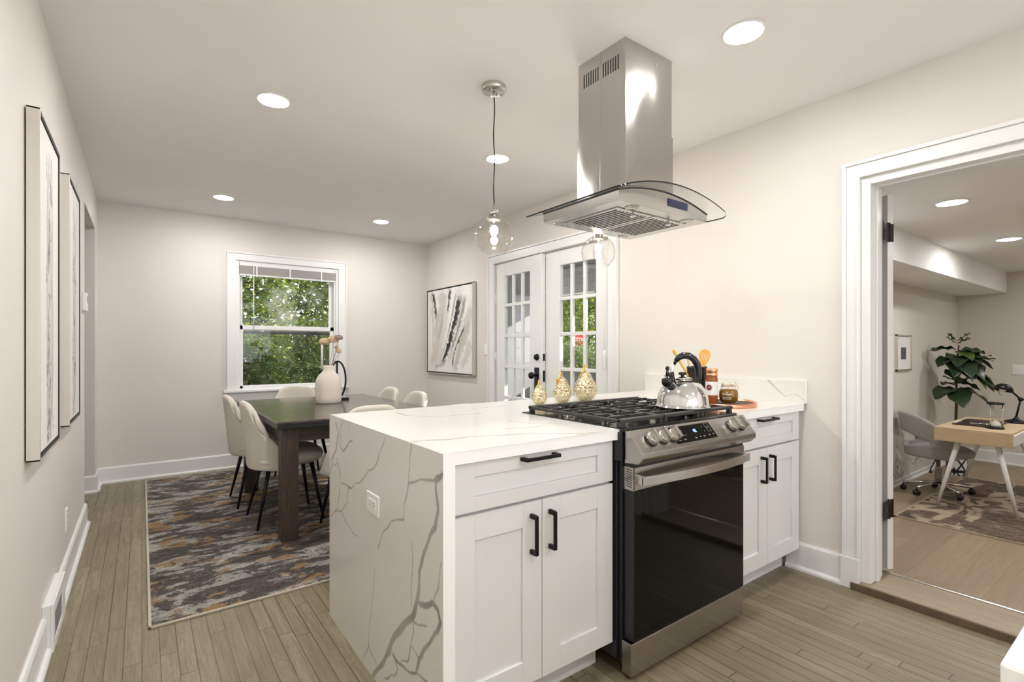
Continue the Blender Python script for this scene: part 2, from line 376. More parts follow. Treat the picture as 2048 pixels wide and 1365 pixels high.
PANEL_VEINS= [(0.0132, 0.0055, [(1.795, 0.001), (1.693, 0.111), (1.637, 0.191), (1.6, 0.244), (1.515, 0.325), (1.467, 0.373), (1.428, 0.429), (1.418, 0.473), (1.414, 0.527), (1.392, 0.587), (1.349, 0.646), (1.315, 0.694), (1.298, 0.742), (1.302, 0.784), (1.309, 0.826), (1.276, 0.854)]), (0.0077, 0.0066, [(1.414, 0.425), (1.335, 0.47), (1.295, 0.465), (1.282, 0.439), (1.302, 0.394), (1.363, 0.321), (1.421, 0.261), (1.436, 0.2), (1.467, 0.184), (1.548, 0.17), (1.618, 0.17)]), (0.0033, 0.0022, [(1.609, 0.167), (1.574, 0.149), (1.609, 0.102), (1.693, 0.051)]), (0.0044, 0.0033, [(1.467, 0.191), (1.363, 0.219)]), (0.0033, 0.0022, [(1.467, 0.36), (1.421, 0.363), (1.37, 0.382)]), (0.0033, 0.0033, [(1.467, 0.366), (1.454, 0.325), (1.475, 0.268), (1.499, 0.215), (1.548, 0.18)]), (0.0022, 0.0022, [(1.467, 0.272), (1.428, 0.264)]), (0.0022, 0.0022, [(1.475, 0.597), (1.464, 0.55), (1.47, 0.494), (1.476, 0.403)]), (0.0022, 0.0033, [(1.476, 0.913), (1.486, 0.843), (1.494, 0.78), (1.515, 0.727), (1.531, 0.66), (1.637, 0.617), (1.693, 0.571), (1.753, 0.495)]), (0.0033, 0.0044, [(1.494, 0.781), (1.406, 0.809), (1.322, 0.826), (1.302, 0.846), (1.27, 0.859)]), (0.0022, 0.0033, [(1.684, 0.904), (1.733, 0.843), (1.795, 0.778), (1.872, 0.73), (1.93, 0.693), (2.029, 0.646), (2.082, 0.643), (2.166, 0.636)]), (0.0033, 0.0033, [(2.248, 0.89), (2.209, 0.848), (2.239, 0.778), (2.285, 0.713), (2.333, 0.637)]), (0.0033, 0.0044, [(2.151, 0.906), (2.18, 0.861), (2.239, 0.769), (2.317, 0.708)]), (0.0044, 0.0033, [(2.029, 0.837), (2.096, 0.808), (2.137, 0.776), (2.18, 0.792), (2.166, 0.845)]), (0.0022, 0.0022, [(2.279, 0.697), (2.2, 0.708), (2.186, 0.63), (2.224, 0.509), (2.317, 0.456)]), (0.0022, 0.0022, [(2.082, 0.639), (2.088, 0.58), (2.166, 0.513), (2.239, 0.505)]), (0.0022, 0.0016, [(2.166, 0.513), (2.082, 0.475), (1.954, 0.471)]), (0.0022, 0.0022, [(2.239, 0.731), (2.18, 0.668)]), (0.0022, 0.0022, [(2.069, 0.911), (2.064, 0.859)]), (0.0022, 0.0022, [(1.778, 0.397), (1.791, 0.314), (1.827, 0.196), (1.849, 0.097), (1.907, 0.006)]), (0.0022, 0.0022, [(1.849, 0.093), (1.753, 0.065)]), (0.0022, 0.0022, [(1.27, 0.6), (1.295, 0.539), (1.318, 0.477)])]
TOP_VEINS= [(0.0037, [(0.966, 2.225), (0.95, 2.095), (1.057, 1.973), (1.269, 1.953)]), (0.003, [(1.074, 1.523), (1.211, 1.504), (1.336, 1.459)]), (0.0045, [(0.695, 1.484), (0.821, 1.472), (0.953, 1.441), (1.111, 1.379), (1.19, 1.321), (1.345, 1.264)]), (0.003, [(1.307, 2.129), (1.591, 2.157)]), (0.003, [(1.223, 1.688), (1.253, 1.555), (1.501, 1.446)])]
STROKES= [(0.0504, 0.08, [(5.575, 1.89), (5.514, 1.772), (5.474, 1.619), (5.462, 1.507)]), (0.0468, 0.1, [(5.133, 1.904), (5.151, 1.781), (5.181, 1.639)]), (0.0936, 0.03, [(4.933, 1.824), (4.974, 1.697), (5.026, 1.56), (5.097, 1.421), (5.151, 1.298), (5.262, 1.135), (5.338, 1.034)]), (0.0324, 0.3, [(4.798, 1.787), (4.838, 1.654), (4.898, 1.536), (4.991, 1.348), (5.115, 1.19)]), (0.018, 0.05, [(4.798, 1.455), (4.898, 1.347), (4.991, 1.226), (5.061, 1.102), (5.072, 0.996)]), (0.0936, 0.55, [(5.376, 1.891), (5.3, 1.719), (5.415, 1.579), (5.494, 1.358)]), (0.0432, 0.5, [(4.659, 1.542), (4.838, 1.345), (4.939, 1.174), (4.991, 1.016)]), (0.036, 0.6, [(5.595, 1.74), (5.534, 1.472), (5.555, 1.189)]), (0.0792, 0.62, [(4.675, 1.309), (4.772, 1.107), (4.871, 1.002)]), (0.0432, 0.5, [(5.494, 0.983), (5.3, 1.025)])]

# ================================================================== SETTING
XL, XR, YF, H = -.319, 2.917, 5.81, 2.537
TW = .15
b = MB()
b.box((XL-.12, -3, 0), (XL, 4.54, H)); b.box((XL-.12, 5.50, 0), (XL, YF, H)); b.box((XL-.12, 4.54, 2.225), (XL, 5.50, H))
struct('wall_left', b, 'wall')
struct('wall_hall', bx((-1.45, 3.2, 0), (-1.35, YF+.14, H)).box((-1.4, 3.2, 0), (XL-.12, 3.3, H)), 'wall')
WX0, WX1, WZ0, WZ1 = .79, 1.79, .745, 2.11
b = MB()
b.box((-1.45, YF, 0), (WX0, YF+.14, H)); b.box((WX1, YF, 0), (XR+TW, YF+.14, H)); b.box((WX0, YF, 0), (WX1, YF+.14, WZ0)); b.box((WX0, YF, WZ1), (WX1, YF+.14, H))
struct('wall_far', b, 'wall')
DY0, DY1, DZ = .15, .965, 2.035
FY0, FY1, FZ = 2.69, 4.268, 2.075
b = MB()
for y0, y1, z0, z1 in ((-3, DY0, -.25, H), (DY0, DY1, DZ, H), (DY1, FY0, -.25, H), (FY0, FY1, FZ, H), (FY1, YF, -.25, H), (DY0, DY1, -.25, -.02), (FY0, FY1, -.25, 0)):
    b.box((XR, y0, z0), (XR+TW, y1, z1))
struct('wall_right', b, 'wall')
# back wall of the kitchen behind the camera, with a wide opening put in to let fill light through
b = MB()
b.box((XL-.12, -3.1, 0), (-.2, -3, H)); b.box((2.8, -3.1, 0), (XR+TW, -3, H)); b.box((-.2, -3.1, 0), (2.8, -3, .12)); b.box((-.2, -3.1, 2.42), (2.8, -3, H))
struct('wall_back', b, 'wall')
struct('ceiling', bx((-1.45, -3.1, H), (XR+TW, YF+.14, H+.08)), 'ceiling')
struct('floor', bx((-1.45, -3.1, -.08), (XR+.03, YF, 0)), 'floor')
# office
OX1, OY1, OC, OF = 8.5, 1.84, 2.14, -.2
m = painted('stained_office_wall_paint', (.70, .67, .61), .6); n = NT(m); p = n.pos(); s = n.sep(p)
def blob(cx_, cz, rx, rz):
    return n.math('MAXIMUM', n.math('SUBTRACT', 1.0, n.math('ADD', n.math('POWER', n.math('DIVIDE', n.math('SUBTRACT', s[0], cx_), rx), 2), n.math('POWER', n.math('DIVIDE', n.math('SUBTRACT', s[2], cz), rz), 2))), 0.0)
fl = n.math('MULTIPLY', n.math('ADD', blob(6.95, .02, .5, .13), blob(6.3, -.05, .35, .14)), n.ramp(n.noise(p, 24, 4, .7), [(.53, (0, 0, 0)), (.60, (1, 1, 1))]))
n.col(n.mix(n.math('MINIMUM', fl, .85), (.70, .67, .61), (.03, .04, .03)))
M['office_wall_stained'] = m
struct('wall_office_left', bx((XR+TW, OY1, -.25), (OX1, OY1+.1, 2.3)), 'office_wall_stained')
struct('wall_office_far', bx((OX1, -2.2, -.25), (OX1+.1, OY1+.1, 2.3)), 'office_wall')
struct('wall_office_right', bx((XR+TW, -2.2, -.25), (OX1, -2.1, 2.3)), 'office_wall')
struct('ceiling_office', bx((XR+TW, -2.2, OC), (OX1+.1, OY1+.1, OC+.08)), 'ceiling')
struct('trim_1', bx((XR+TW, 1.375, 1.892), (OX1, OY1, OC)), 'ceiling')     # boxed soffit
struct('floor_office', bx((XR+.03, -2.2, OF-.08), (OX1+.1, OY1+.1, OF)), 'office_floor')
def base(name, a, bb, inward, h=.145, t=.016, z=0, m='trim'):
    """baseboard with a cap bead and shoe moulding along a -> bb; inward = unit vector into the room"""
    a = Vector((*a, z)); bb = Vector((*bb, z)); i = Vector((*inward, 0))
    prof = [(0, 0), (t+.016, 0), (t+.016, .012), (t+.010, .020), (t, .024), (t, h-.012), (t-.006, h), (0, h)]
    mb = MB(); mb.prism([a+i*x+Vector((0, 0, y)) for x, y in prof], bb-a); o = part(name, mb, m); o['kind'] = 'structure'
base('baseboard_left', (XL, 3.08), (XL, 4.54), (1, 0)); base('baseboard_left', (XL, -1.5), (XL, 2.70), (1, 0)); base('baseboard_left', (XL, 5.50), (XL, YF), (1, 0))
base('baseboard_left', (XL-.12, 5.50), (XL+.016, 5.50), (0, -1))
base('baseboard_far', (XL, YF), (XR, YF), (0, -1)); base('baseboard_right', (XR, FY1+.1), (XR, YF), (-1, 0))
base('baseboard_right', (XR, 1.075), (XR, 1.36), (-1, 0), .15)
base('baseboard_right', (XR, 2.335), (XR, FY0-.1), (-1, 0))
base('baseboard_office', (XR+TW, OY1), (OX1, OY1), (0, -1), .06, .012, OF); base('baseboard_office', (OX1, -2.1), (OX1, OY1), (-1, 0), .15, .016, OF)

# doorway casing to the office
b = MB()
def casing_v(b, y0, y1, z0, z1, X=XR, s=-1):    # vertical board with back band; y0 outer, y1 inner
    sg = 1 if y1 > y0 else -1
    b.box((X, y0, z0), (X+s*.030, y0+sg*.018, z1)); b.box((X, y0+sg*.018, z0), (X+s*.020, y1-sg*.014, z1)); b.box((X, y1-sg*.014, z0), (X+s*.027, y1, z1))
for (ya, yb_, dx_, zt_) in ((1.06, 1.078, .030, 2.137), (1.014, 1.06, .020, 2.084), (1.0, 1.014, .027, 2.07), (.04, .058, .030, 2.137), (.058, .104, .020, 2.084), (.104, .118, .027, 2.07)):
    b.box((XR, ya, .155 if ya > .9 else 0), (XR-dx_, yb_, zt_))
b.box((XR, .04, 2.137), (XR-.030, 1.078, 2.155)); b.box((XR, .058, 2.084), (XR-.020, 1.06, 2.137)); b.box((XR, .104, 2.07), (XR-.027, 1.014, 2.084))
b.box((XR, 1.0, .0), (XR-.034, 1.083, .155))
o = struct('trim_2', b, 'trim', .002)
b = MB(); b.box((XR-.004, DY1-.005, .04), (XR+TW+.005, 1.0, 2.07)); b.box((XR-.004, .118, .04), (XR+TW+.005, DY0+.004, 2.07)); b.box((XR-.004, DY0+.004, DZ-.004), (XR+TW+.005, DY1-.005, 2.07))
b.box((XR+.055, DY1-.017, .04), (XR+.095, DY1-.004, DZ)); b.box((XR+.055, DY0, DZ-.012), (XR+.095, DY1-.017, DZ+.001))
struct('trim_3', b, 'trim', .002)
b = MB(); b.box((2.885, .06, 0), (XR+TW+.07, 1.036, .04)); o = struct('trim_4', b, 'threshold', .006)
struct('trim_5', bx((2.876, .06, 0), (2.886, 1.036, .036)), 'threshold_edge', .003)
struct('trim_6', bx((XR+TW+.065, .1, .02), (XR+TW+.085, 1.0, .047)), 'nickel', .003)
# office door, swung open into the office
d3 = empty_struct('door_3', (3.148, .96, 0)); th = math.radians(66)
mx = Matrix.Translation((3.148, .96, 0)) @ Matrix.Rotation(th, 4, 'Z')
b = MB(); b.box((0, -.036, .055), (.76, 0, 2.02)); b.xf(mx); part('door_slab', b, 'trim', d3, .002)
for z in (1.82, .375):
    b = MB(); b.box((-.004, -.034, z-.047), (.001, -.002, z+.047)); b.xf(mx)
    b.box((3.066, .950, z-.047), (3.15, .954, z+.047)); b.tube([(3.142, .952, z-.05), (3.142, .952, z+.05)], .006, 10)
    part('hinge', b, 'black_metal', d3)
b = MB(); b.sphere((.7, .04, .95), .028).tube([(.7, -.01, .95), (.7, .04, .95)], .012); b.xf(mx); part('door_knob', b, 'black_metal', d3)

# dining window
b = MB()
b.box((.70, YF, .79), (.775, YF-.022, 2.118)); b.box((1.805, YF, .79), (1.882, YF-.022, 2.118)); b.box((.70, YF, 2.118), (1.882, YF-.022, 2.185))
b.box((.69, YF, 2.185), (1.893, YF-.030, 2.2)); b.box((.69, YF, .79), (.70, YF-.03, 2.185)); b.box((1.882, YF, .79), (1.893, YF-.03, 2.185))
struct('trim_7', b, 'trim', .002)
b = MB(); b.box((.66, YF+.02, .765), (1.92, YF-.055, .79)); b.box((.69, YF, .68), (1.89, YF-.02, .766)); struct('trim_8', b, 'trim', .004)
w1 = empty_struct('window_1', (1.29, YF+.05, .79))
b = MB(); b.box((.775, YF-.004, .79), (.80, YF+.13, 2.12)); b.box((1.78, YF-.004, .79), (1.805, YF+.13, 2.12)); b.box((.8, YF-.004, 2.10), (1.78, YF+.13, 2.12)); b.box((.8, YF+.005, .775), (1.78, YF+.13, .80))
b.box((1.762, YF+.012, .8), (1.78, YF+.022, 2.1)); b.box((.8, YF+.012, .8), (.812, YF+.022, 2.1))
part('window_frame', b, 'trim', w1, .002)
def sash(name, y, z0, z1, zb, zt, glass):
    b = MB(); x0, x1 = .80, 1.78
    b.box((x0, y, z0), (x0+.042, y+.03, z1)); b.box((x1-.055, y, z0), (x1, y+.03, z1)); b.box((x0, y, z0), (x1, y+.03, z0+zb)); b.box((x0, y, z1-zt), (x1, y+.03, z1))
    s_ = part(name, b, 'trim', w1, .003)
    part('window_pane', bx((x0+.04, y+.013, z0+zb-.002), (x1-.052, y+.017, z1-zt+.002)), glass, s_)
sash('lower_sash', YF+.03, .79, 1.455, .04, .045, 'pane'); sash('upper_sash', YF+.065, 1.40, 2.10, .045, .04, 'pane_hazy')
b = MB(); b.box((.845, YF+.064, 1.365), (1.725, YF+.08, 1.395)); part('meeting_strip', b, 'black_plastic', w1)
# raised blind
M['blind'] = mat('grey_blind_slats', (.42, .39, .37), .6)
bl = thing('window_blind', (1.29, YF+.02, 2.0), 'grey slatted blind drawn up to the top of the dining window', 'blind')
part('headrail', bx((.803, YF-.005, 2.068), (1.777, YF+.028, 2.10)), 'trim', bl, .003)
b = MB(); yy = YF+.012
for i in range(16):
    z = 1.985+i*.0052; b.box((.806, yy-.02+.0008*(i % 3), z), (1.774, yy+.02, z+.0038))
part('slat_stack', b, 'blind', bl, label='stack of folded grey slats')
part('bottom_rail', bx((.806, yy-.018, 1.966), (1.774, yy+.018, 1.983)), 'trim', bl, .004)
for x in (.965, 1.29, 1.62): part('ladder_tape', bx((x-.006, yy-.0235, 1.96), (x+.006, yy-.022, 2.075)), 'plastic', bl)
b = MB(); b.tube([(.935, yy-.028, 2.07), (.934, yy-.028, 1.40)], .004, 8); part('tilt_wand', b, 'plastic', bl)

# French doors
def casing(name, X, y0, y1, z1, wd, s=-1):
    b = MB(); e = .022
    b.box((X, y0-wd+.014, 0), (X+s*e, y0, z1)); b.box((X, y1, 0), (X+s*e, y1+wd-.014, z1)); b.box((X, y0-wd+.014, z1), (X+s*e, y1+wd-.014, z1+wd-.016))
    b.box((X, y0-wd, z1+wd-.016), (X+s*.032, y1+wd, z1+wd)); b.box((X, y0-wd, 0), (X+s*.032, y0-wd+.014, z1+wd-.016)); b.box((X, y1+wd-.014, 0), (X+s*.032, y1+wd, z1+wd-.016))
    struct(name, b, 'trim', .002)
casing('trim_9', XR, FY0, FY1, 2.078, .092)
def french(name, y_hinge, sgn, ang, knob):
    """15-lite door hinged at y_hinge, slab extending sgn along Y; local s = distance from hinge"""
    wd = .782; root = empty_struct(name, (XR+.004, y_hinge, 0)); t = .042
    mx = Matrix.Translation((XR+.012, y_hinge, 0)) @ Matrix.Rotation(sgn*ang, 4, 'Z')
    def B(b, s0, s1, x0, x1, z0, z1): b.box((x0, min(sgn*s0, sgn*s1), z0), (x1, max(sgn*s0, sgn*s1), z1))
    S0, S1 = .158, .592; zt, zb, nr = 1.937, .437, 5
    b = MB(); B(b, 0.003, S0, 0, t, .01, 2.07); B(b, S1, wd-.003, 0, t, .01, 2.07); B(b, S0, S1, 0.0001, t-.0001, zt, 2.07); B(b, S0, S1, .0001, t-.0001, .01, zb)
    mw = .030; pw = (S1-S0-2*mw)/3
    for i in (1, 2): B(b, S0+i*pw+(i-1)*mw, S0+i*(pw+mw), .008, t-.008, zb, zt)
    ph = (zt-zb-4*mw)/nr
    for j in range(1, nr): B(b, S0, S1, .0075, t-.0075, zb+j*ph+(j-1)*mw, zb+j*(ph+mw))
    b.xf(mx); slab = part('door_slab', b, 'trim', root, .003)
    b = MB(); B(b, S0-.002, S1+.002, .019, .023, zb-.002, zt+.002); b.xf(mx); part('door_glass', b, 'pane', root)
    for z in (1.72, 1.13, .35):
        b = MB(); b.tube([(-.008, 0, z-.045), (-.008, 0, z+.045)], .007, 10); b.box((-.004, -.012, z-.045), (.0, .012, z+.045)); b.xf(mx); part('hinge', b, 'trim', root)
    if knob:
        s_ = wd-.075; yk = sgn*s_
        b = MB(); b.lathe([(.031, 0), (.031, -.008), (.024, -.014), (.012, -.016), (.012, -.03)], (0, yk, 1.135), 24, 'X'); b.box((-.034, yk-.004, 1.115), (-.02, yk+.004, 1.155)); b.xf(mx); part('deadbolt', b, 'black_metal', root)
        b = MB(); b.box((-.012, yk-.03, .83), (0, yk+.03, 1.04)); b.xf(mx); hp = part('handle_plate', b, 'black_metal', root, .003)
        b = MB(); b.tube([(-.01, yk, .97), (-.055, yk, .97)], .011, 14); b.lathe([(.012, -.045), (.030, -.055), (.032, -.068), (.026, -.082), (.001, -.085)], (0, yk, .97), 24, 'X'); b.xf(mx); part('door_knob', b, 'black_metal', hp)
        b = MB(); e = sgn*(wd-.002)
        for z, hh in ((1.135, .032), (.965, .05)): b.box((.010, e-.002, z-hh), (.032, e+.002, z+hh))
        b.xf(mx); part('latch_plate', b, 'black_metal', root)
french('door_1', FY1-.003, -1, math.radians(2.4), True)
french('door_2', FY0+.003, 1, 0, False)
b = MB(); b.box((XR+.0005, FY0, FZ-.003), (XR+.07, FY1, FZ+.003)); b.box((XR+.062, FY0-.002, 0), (XR+.1, FY0+.012, FZ)); b.box((XR+.062, FY1-.012, 0), (XR+.1, FY1+.002, FZ)); b.box((XR+.062, FY0, FZ-.014), (XR+.1, FY1, FZ)); struct('trim_10', b, 'trim')
rodt = thing('blind_wand', (XR-.03, 2.745, 1.1), 'thin white vertical wand hanging at the right edge of the French doors', 'blind wand')
part('rod', MB().tube([(XR-.015, 2.735, 1.93), (XR-.015, 2.735, 1.19)], .0018, 6), 'plastic', rodt); part('grip', MB().lathe([(.004, 1.05), (.007, 1.06), (.006, 1.17), (.003, 1.2)], (XR-.015, 2.735, 0), 12), 'plastic', rodt)

# ================================================================== CEILING LIGHTS, HOOD, PENDANTS
def can(x, y, z, label, group, r=.085):
    t = thing('recessed_light', (x, y, z), label, 'ceiling light', group)
    part('trim_ring', MB().lathe([(r*.86, z-.002), (r*.90, z-.007), (r, z-.004), (r, z), (r*.86, z)], (x, y, 0), 40, cap=False), 'trim', t)
    part('diffuser', MB().lathe([(r*.86, z-.001), (r*.86, z-.005), (r*.5, z-.010), (.001, z-.011)], (x, y, 0), 40), 'lamp_on', t)
g = 'round recessed lights in the kitchen ceiling'
can(.564, 2.911, H, 'round recessed ceiling light, large and nearest on the left side of the ceiling', g)
can(.575, 5.043, H, 'small round recessed ceiling light left of the window, near the left far corner', g)
can(2.003, 5.026, H, 'small round recessed ceiling light farthest right, near the far wall', g)
can(1.993, 2.882, H, 'round recessed ceiling light behind the cord of the nearest pendant', g)
can(2.026, 1.123, H, 'round recessed ceiling light right of the range hood chimney', g)
can(.575, 1.10, H, 'round recessed ceiling light over the aisle beside the camera', g); can(2.026, -.8, H, 'unseen recessed ceiling light added for fill, behind the camera on the right', g); can(.575, -.8, H, 'unseen recessed ceiling light added for fill, behind the camera on the left', g)  # the pair behind the camera is unseen, added as fill light
g = 'round recessed lights in the office ceiling'
can(4.13, .92, OC, 'round recessed ceiling light in the office, nearer the doorway', g); can(5.90, .94, OC, 'round recessed ceiling light in the office, farther from the doorway', g)
can(4.13, -1.0, OC, 'unseen recessed light added for office fill beyond the door frame, near', g); can(5.9, -1.0, OC, 'unseen recessed light added for office fill beyond the door frame, far', g); can(7.6, .2, OC, 'unseen round recessed light in the office ceiling by the far wall', g)  # out of view, added to fill the office with light

# range hood
HX, HY = 1.835, 1.60
hd = thing('range_hood', (HX, HY, 1.815), 'stainless steel island range hood with curved clear glass canopy hanging over the stove', 'range hood')
cx0, cx1, cy0, cy1 = 1.645, 1.972, 1.43, 1.722
b = MB(); b.box((cx0+.004, cy0+.004, 2.16), (cx1-.004, cy1-.004, H)); up = part('upper_chimney', b, 'steel_v', hd, .0015)
b = MB(); b.box((cx0, cy0, 1.862), (cx1, cy1, 2.185)); lo = part('lower_chimney', b, 'steel_v', hd, .0015)
b = MB(); ym = (cy0+cy1)/2
for i in range(7):
    for s_ in (-1, 1):
        y = ym+s_*(.016+.0145*i); b.box((cx0+.0035, y-.0032, 2.415), (cx0+.006, y+.0032, 2.478))
part('vent_slots', b, 'slot', up)
b = MB(); b.box((cx0-.0005, ym-.0007, 1.87), (cx0+.002, ym+.0007, 2.184)); part('chimney_seam', b, 'steel_dark', lo); part('chimney_seam', bx((cx0+.0035, ym-.0007, 2.19), (cx0+.006, ym+.0007, H-.001)), 'steel_dark', up)
b = MB()
for x in (cx0+.21,): b.lathe([(.004, 0), (.004, -.003), (.001, -.004)], (x, cy0+.004, 2.48), 12, 'Y')
part('screw', b, 'chrome', up)
# curved canopy glass: arch along X
gx0, gx1, gy0, gy1 = 1.445, 2.205, 1.285, 1.89
def arch(x): u = (x-(gx0+gx1)/2)/((gx1-gx0)/2); return 1.824+.070*(1-u*u)
N_ = 48
b = MB(); th_ = .006
def gpt(u, v, dz):   # rounded plan corners
    y = gy0+(gy1-gy0)*v; e = .05; ins = 0
    for yy_, in ((gy0,), (gy1,)):
        d_ = abs(y-yy_)
        if d_ < e: ins = e-math.sqrt(max(0, e*e-(e-d_)**2))
    x = gx0+ins+(gx1-gx0-2*ins)*u
    return (x, y, arch(x)+dz)
vsm = [0, .004, .015, .035, .06, .083]+[.083+.834*i/10 for i in range(1, 10)]+[.917, .94, .965, .985, .996, 1]
def vmap(t): k = t*(len(vsm)-1); i = min(int(k), len(vsm)-2); return vsm[i]+(vsm[i+1]-vsm[i])*(k-i)
nv_ = len(vsm)
b.grid(lambda u, t: gpt(u, vmap(t), th_), N_, nv_); b.grid(lambda u, t: gpt(u, vmap(t), 0), N_, nv_)
gl = part('glass_canopy', b, 'canopy_glass', hd, label='curved clear glass sheet')
b = MB()
b.grid(lambda u, t: gpt(u, 0, th_*t), N_, 2); b.grid(lambda u, t: gpt(u, 1, th_*t), N_, 2); b.grid(lambda u, t: gpt(0, vmap(u), th_*t), nv_, 2); b.grid(lambda u, t: gpt(1, vmap(u), th_*t), nv_, 2)
part('glass_rim', b, 'glass_edge', gl, label='dark polished glass edge')
# steel body under the glass
hx0, hx1, hy0, hy1, hz = 1.53, 2.14, 1.365, 1.83, 1.806
b = MB()
K = 24; xs = [hx0+(hx1-hx0)*i/K for i in range(K+1)]
pts = [(x, hy0, arch(x)-.002) for x in xs]+[(hx1, hy0, hz), (hx0, hy0, hz)]
b.prism(pts, (0, hy1-hy0, 0)); bod = part('hood_body', b, 'steel', hd, .001)
b = MB(); b.prism([(x, hy0-.003, arch(x)-.001) for x in xs]+[(x, hy0-.003, arch(x)-.006) for x in reversed(xs)], (0, .004, 0)); b.box((hx0-.003, hy0, 1.853-.0), (hx0, hy1, 1.847)); part('rubber_gasket', b, 'black_plastic', bod)
M['hood_display'] = mat('hood_display_blue', (.02, .025, .06), .12)
part('control_display', bx((1.845, hy0-.004, 1.836), (1.985, hy0, 1.868)), 'hood_display', bod, .001, label='dark blue touch display')
for k in (0, 1):
    x0 = 1.60+k*.245; x1 = x0+.235
    b = MB(); b.box((x0, 1.435, hz-.004), (x1, 1.76, hz)); fp = part('baffle_filter', b, 'steel', bod, .001)
    b = MB()
    for i in range(9):
        x = x0+.022+i*.0235; b.box((x, 1.46, hz-.0055), (x+.006, 1.735, hz-.0038))
    part('filter_slots', b, 'slot', fp)
    b = MB(); xm = (x0+x1)/2; b.lathe([(.004, hz-.004), (.004, hz-.014), (.012, hz-.016), (.012, hz-.022), (.004, hz-.024)], (xm, 1.45, 0), 16); part('filter_knob', b, 'chrome', fp)
for x, y in ((1.655, 1.402), (2.035, 1.402), (1.60, 1.795), (2.05, 1.795)):
    b = MB(); b.lathe([(.030, hz), (.030, hz-.003), (.026, hz-.004), (.024, hz-.002), (.001, hz-.002)], (x, y, 0), 28); part('hood_lamp', b, 'nickel', bod)

# pendants
def pendant(x, y, label):
    t = thing('pendant_lamp', (x, y, H), label, 'pendant lamp', 'clear globe pendants over the peninsula')
    cn = part('canopy', MB().lathe([(.060, H), (.062, H-.004), (.062, H-.024), (.058, H-.028), (.001, H-.028)], (x, y, 0), 40), 'nickel', t)
    for a in (.6, .6+PI):
        part('canopy_screw', MB().lathe([(.005, H-.028), (.005, H-.038), (.001, H-.04)], (x+.036*math.cos(a), y+.036*math.sin(a), 0), 12), 'nickel', cn)
    part('cord_grip', MB().lathe([(.007, H-.028), (.007, H-.05), (.004, H-.06)], (x, y, 0), 12), 'nickel', cn)
    path = [(x+.0035*math.sin(i*1.1), y, H-.05-(H-.05-1.935)*i/12) for i in range(13)]
    part('cord', MB().tube(path, .0032, 8), 'black_plastic', t)
    z0 = 1.93
    part('socket', MB().lathe([(.005, z0+.012), (.007, z0+.01), (.007, z0-.012), (.020, z0-.018), (.023, z0-.022), (.018, z0-.024), (.018, z0-.042), (.028, z0-.044), (.028, z0-.064), (.034, z0-.066), (.034, z0-.072)], (x, y, 0), 28), 'nickel', t)
    for a in range(3): part('thumb_screw', MB().tube([(x+.026*math.cos(a*2.1), y+.026*math.sin(a*2.1), z0-.055), (x+.040*math.cos(a*2.1), y+.040*math.sin(a*2.1), z0-.055)], .004, 8), 'nickel', t)
    zc = 1.782; R_ = .1
    prof = [(R_*math.cos(a), zc+R_*math.sin(a)) for a in [math.radians(-52+i*(70+52)/26) for i in range(27)]]
    b = MB(); b.lathe(prof, (x, y, 0), 56, cap=False); b.lathe([(max(.001, r-.0022), z) for r, z in prof], (x, y, 0), 56, cap=False)
    b.tube([(x+math.cos(q*PI/24)*(prof[0][0]-.001), y+math.sin(q*PI/24)*(prof[0][0]-.001), prof[0][1]) for q in range(48)], .0016, 6, closed=True)
    part('globe_shade', b, 'globe', t, recalc=False)
    bb = part('bulb', MB().lathe([(.013, z0-.07), (.013, zc+.06), (.024, zc+.04), (.034, zc+.01), (.033, zc-.015), (.024, zc-.038), (.001, zc-.048)], (x, y, 0), 24), 'globe', t, recalc=False)
    part('glowing_core', MB().sphere((x, y, zc+.028), .021, 16, (1, 1, 1.15)), 'bulb', bb); part('bulb_reflection', MB().sphere((x, y, zc-.026), .015, 16, (1, 1, .8)), 'bulb', bb)  # lower glowing ball imitates the bulb's reflection in the globe
    return t
pendant(1.431, 2.10, 'clear glass globe pendant on a black cord left of the range hood')
pendant(2.178, 2.10, 'clear glass globe pendant partly hidden behind the range hood')

# ================================================================== PENINSULA
CT = .914
PX0, PX1, PY0, PY1 = .687, 2.9, 1.265, 2.334
RX0, RX1, RY1 = 1.425, 2.185, 1.86
WHITE = (.745, .735, .70); VEIN = (.27, .26, .24)
wt = thing('worktop', (1.6, 1.8, CT), 'white quartz worktop with grey veins and a waterfall end on the peninsula', 'worktop')
b = MB()
tv = [(w_*1.5, w_, (.40, .38, .35), [(x-PX0, y-PY0) for x, y in pl]) for w_, pl in TOP_VEINS]
def tv_in(x0, y0): return [(a_, b_, c_, [(x+PX0-x0, y+PY0-y0) for x, y in pl]) for a_, b_, c_, pl in tv]
for x0, y0, x1, y1 in ((PX0, PY0, RX0, PY1), (RX0, RY1, RX1, PY1), (RX1, PY0, PX1, PY1)):
    bake_grid(b, (x0, y0, CT), (x1-x0, 0, 0), (0, y1-y0, 0), int((x1-x0)/.006), int((y1-y0)/.006), tv_in(x0, y0), WHITE, vein_alpha, .02, 9, .003)
th_c = .038
for x0, y0, x1, y1 in ((PX0+.0015, PY0+.001, RX0, PY1-.001), (RX0, RY1, RX1, PY1-.001), (RX1, PY0+.001, PX1, PY1-.001)):
    b.box((x0, y0, CT-th_c), (x1, y1, CT-.0004))
fill_attr(b, WHITE); part('countertop', b, 'quartz', wt, recalc=False)
b = MB()
pv = [(a_, b_, VEIN, [(y-PY0, z) for y, z in pl]) for a_, b_, pl in PANEL_VEINS]
bake_grid(b, (PX0, PY0, 0), (0, PY1-PY0, 0), (0, 0, CT-.0005), 300, 256, pv, WHITE, vein_alpha, .012, 14, .0016)
b.box((PX0+.0004, PY0, 0.0), (PX0+.04, PY1, CT-.0006)); fill_attr(b, WHITE)
part('waterfall_panel', b, 'quartz', wt, recalc=False)
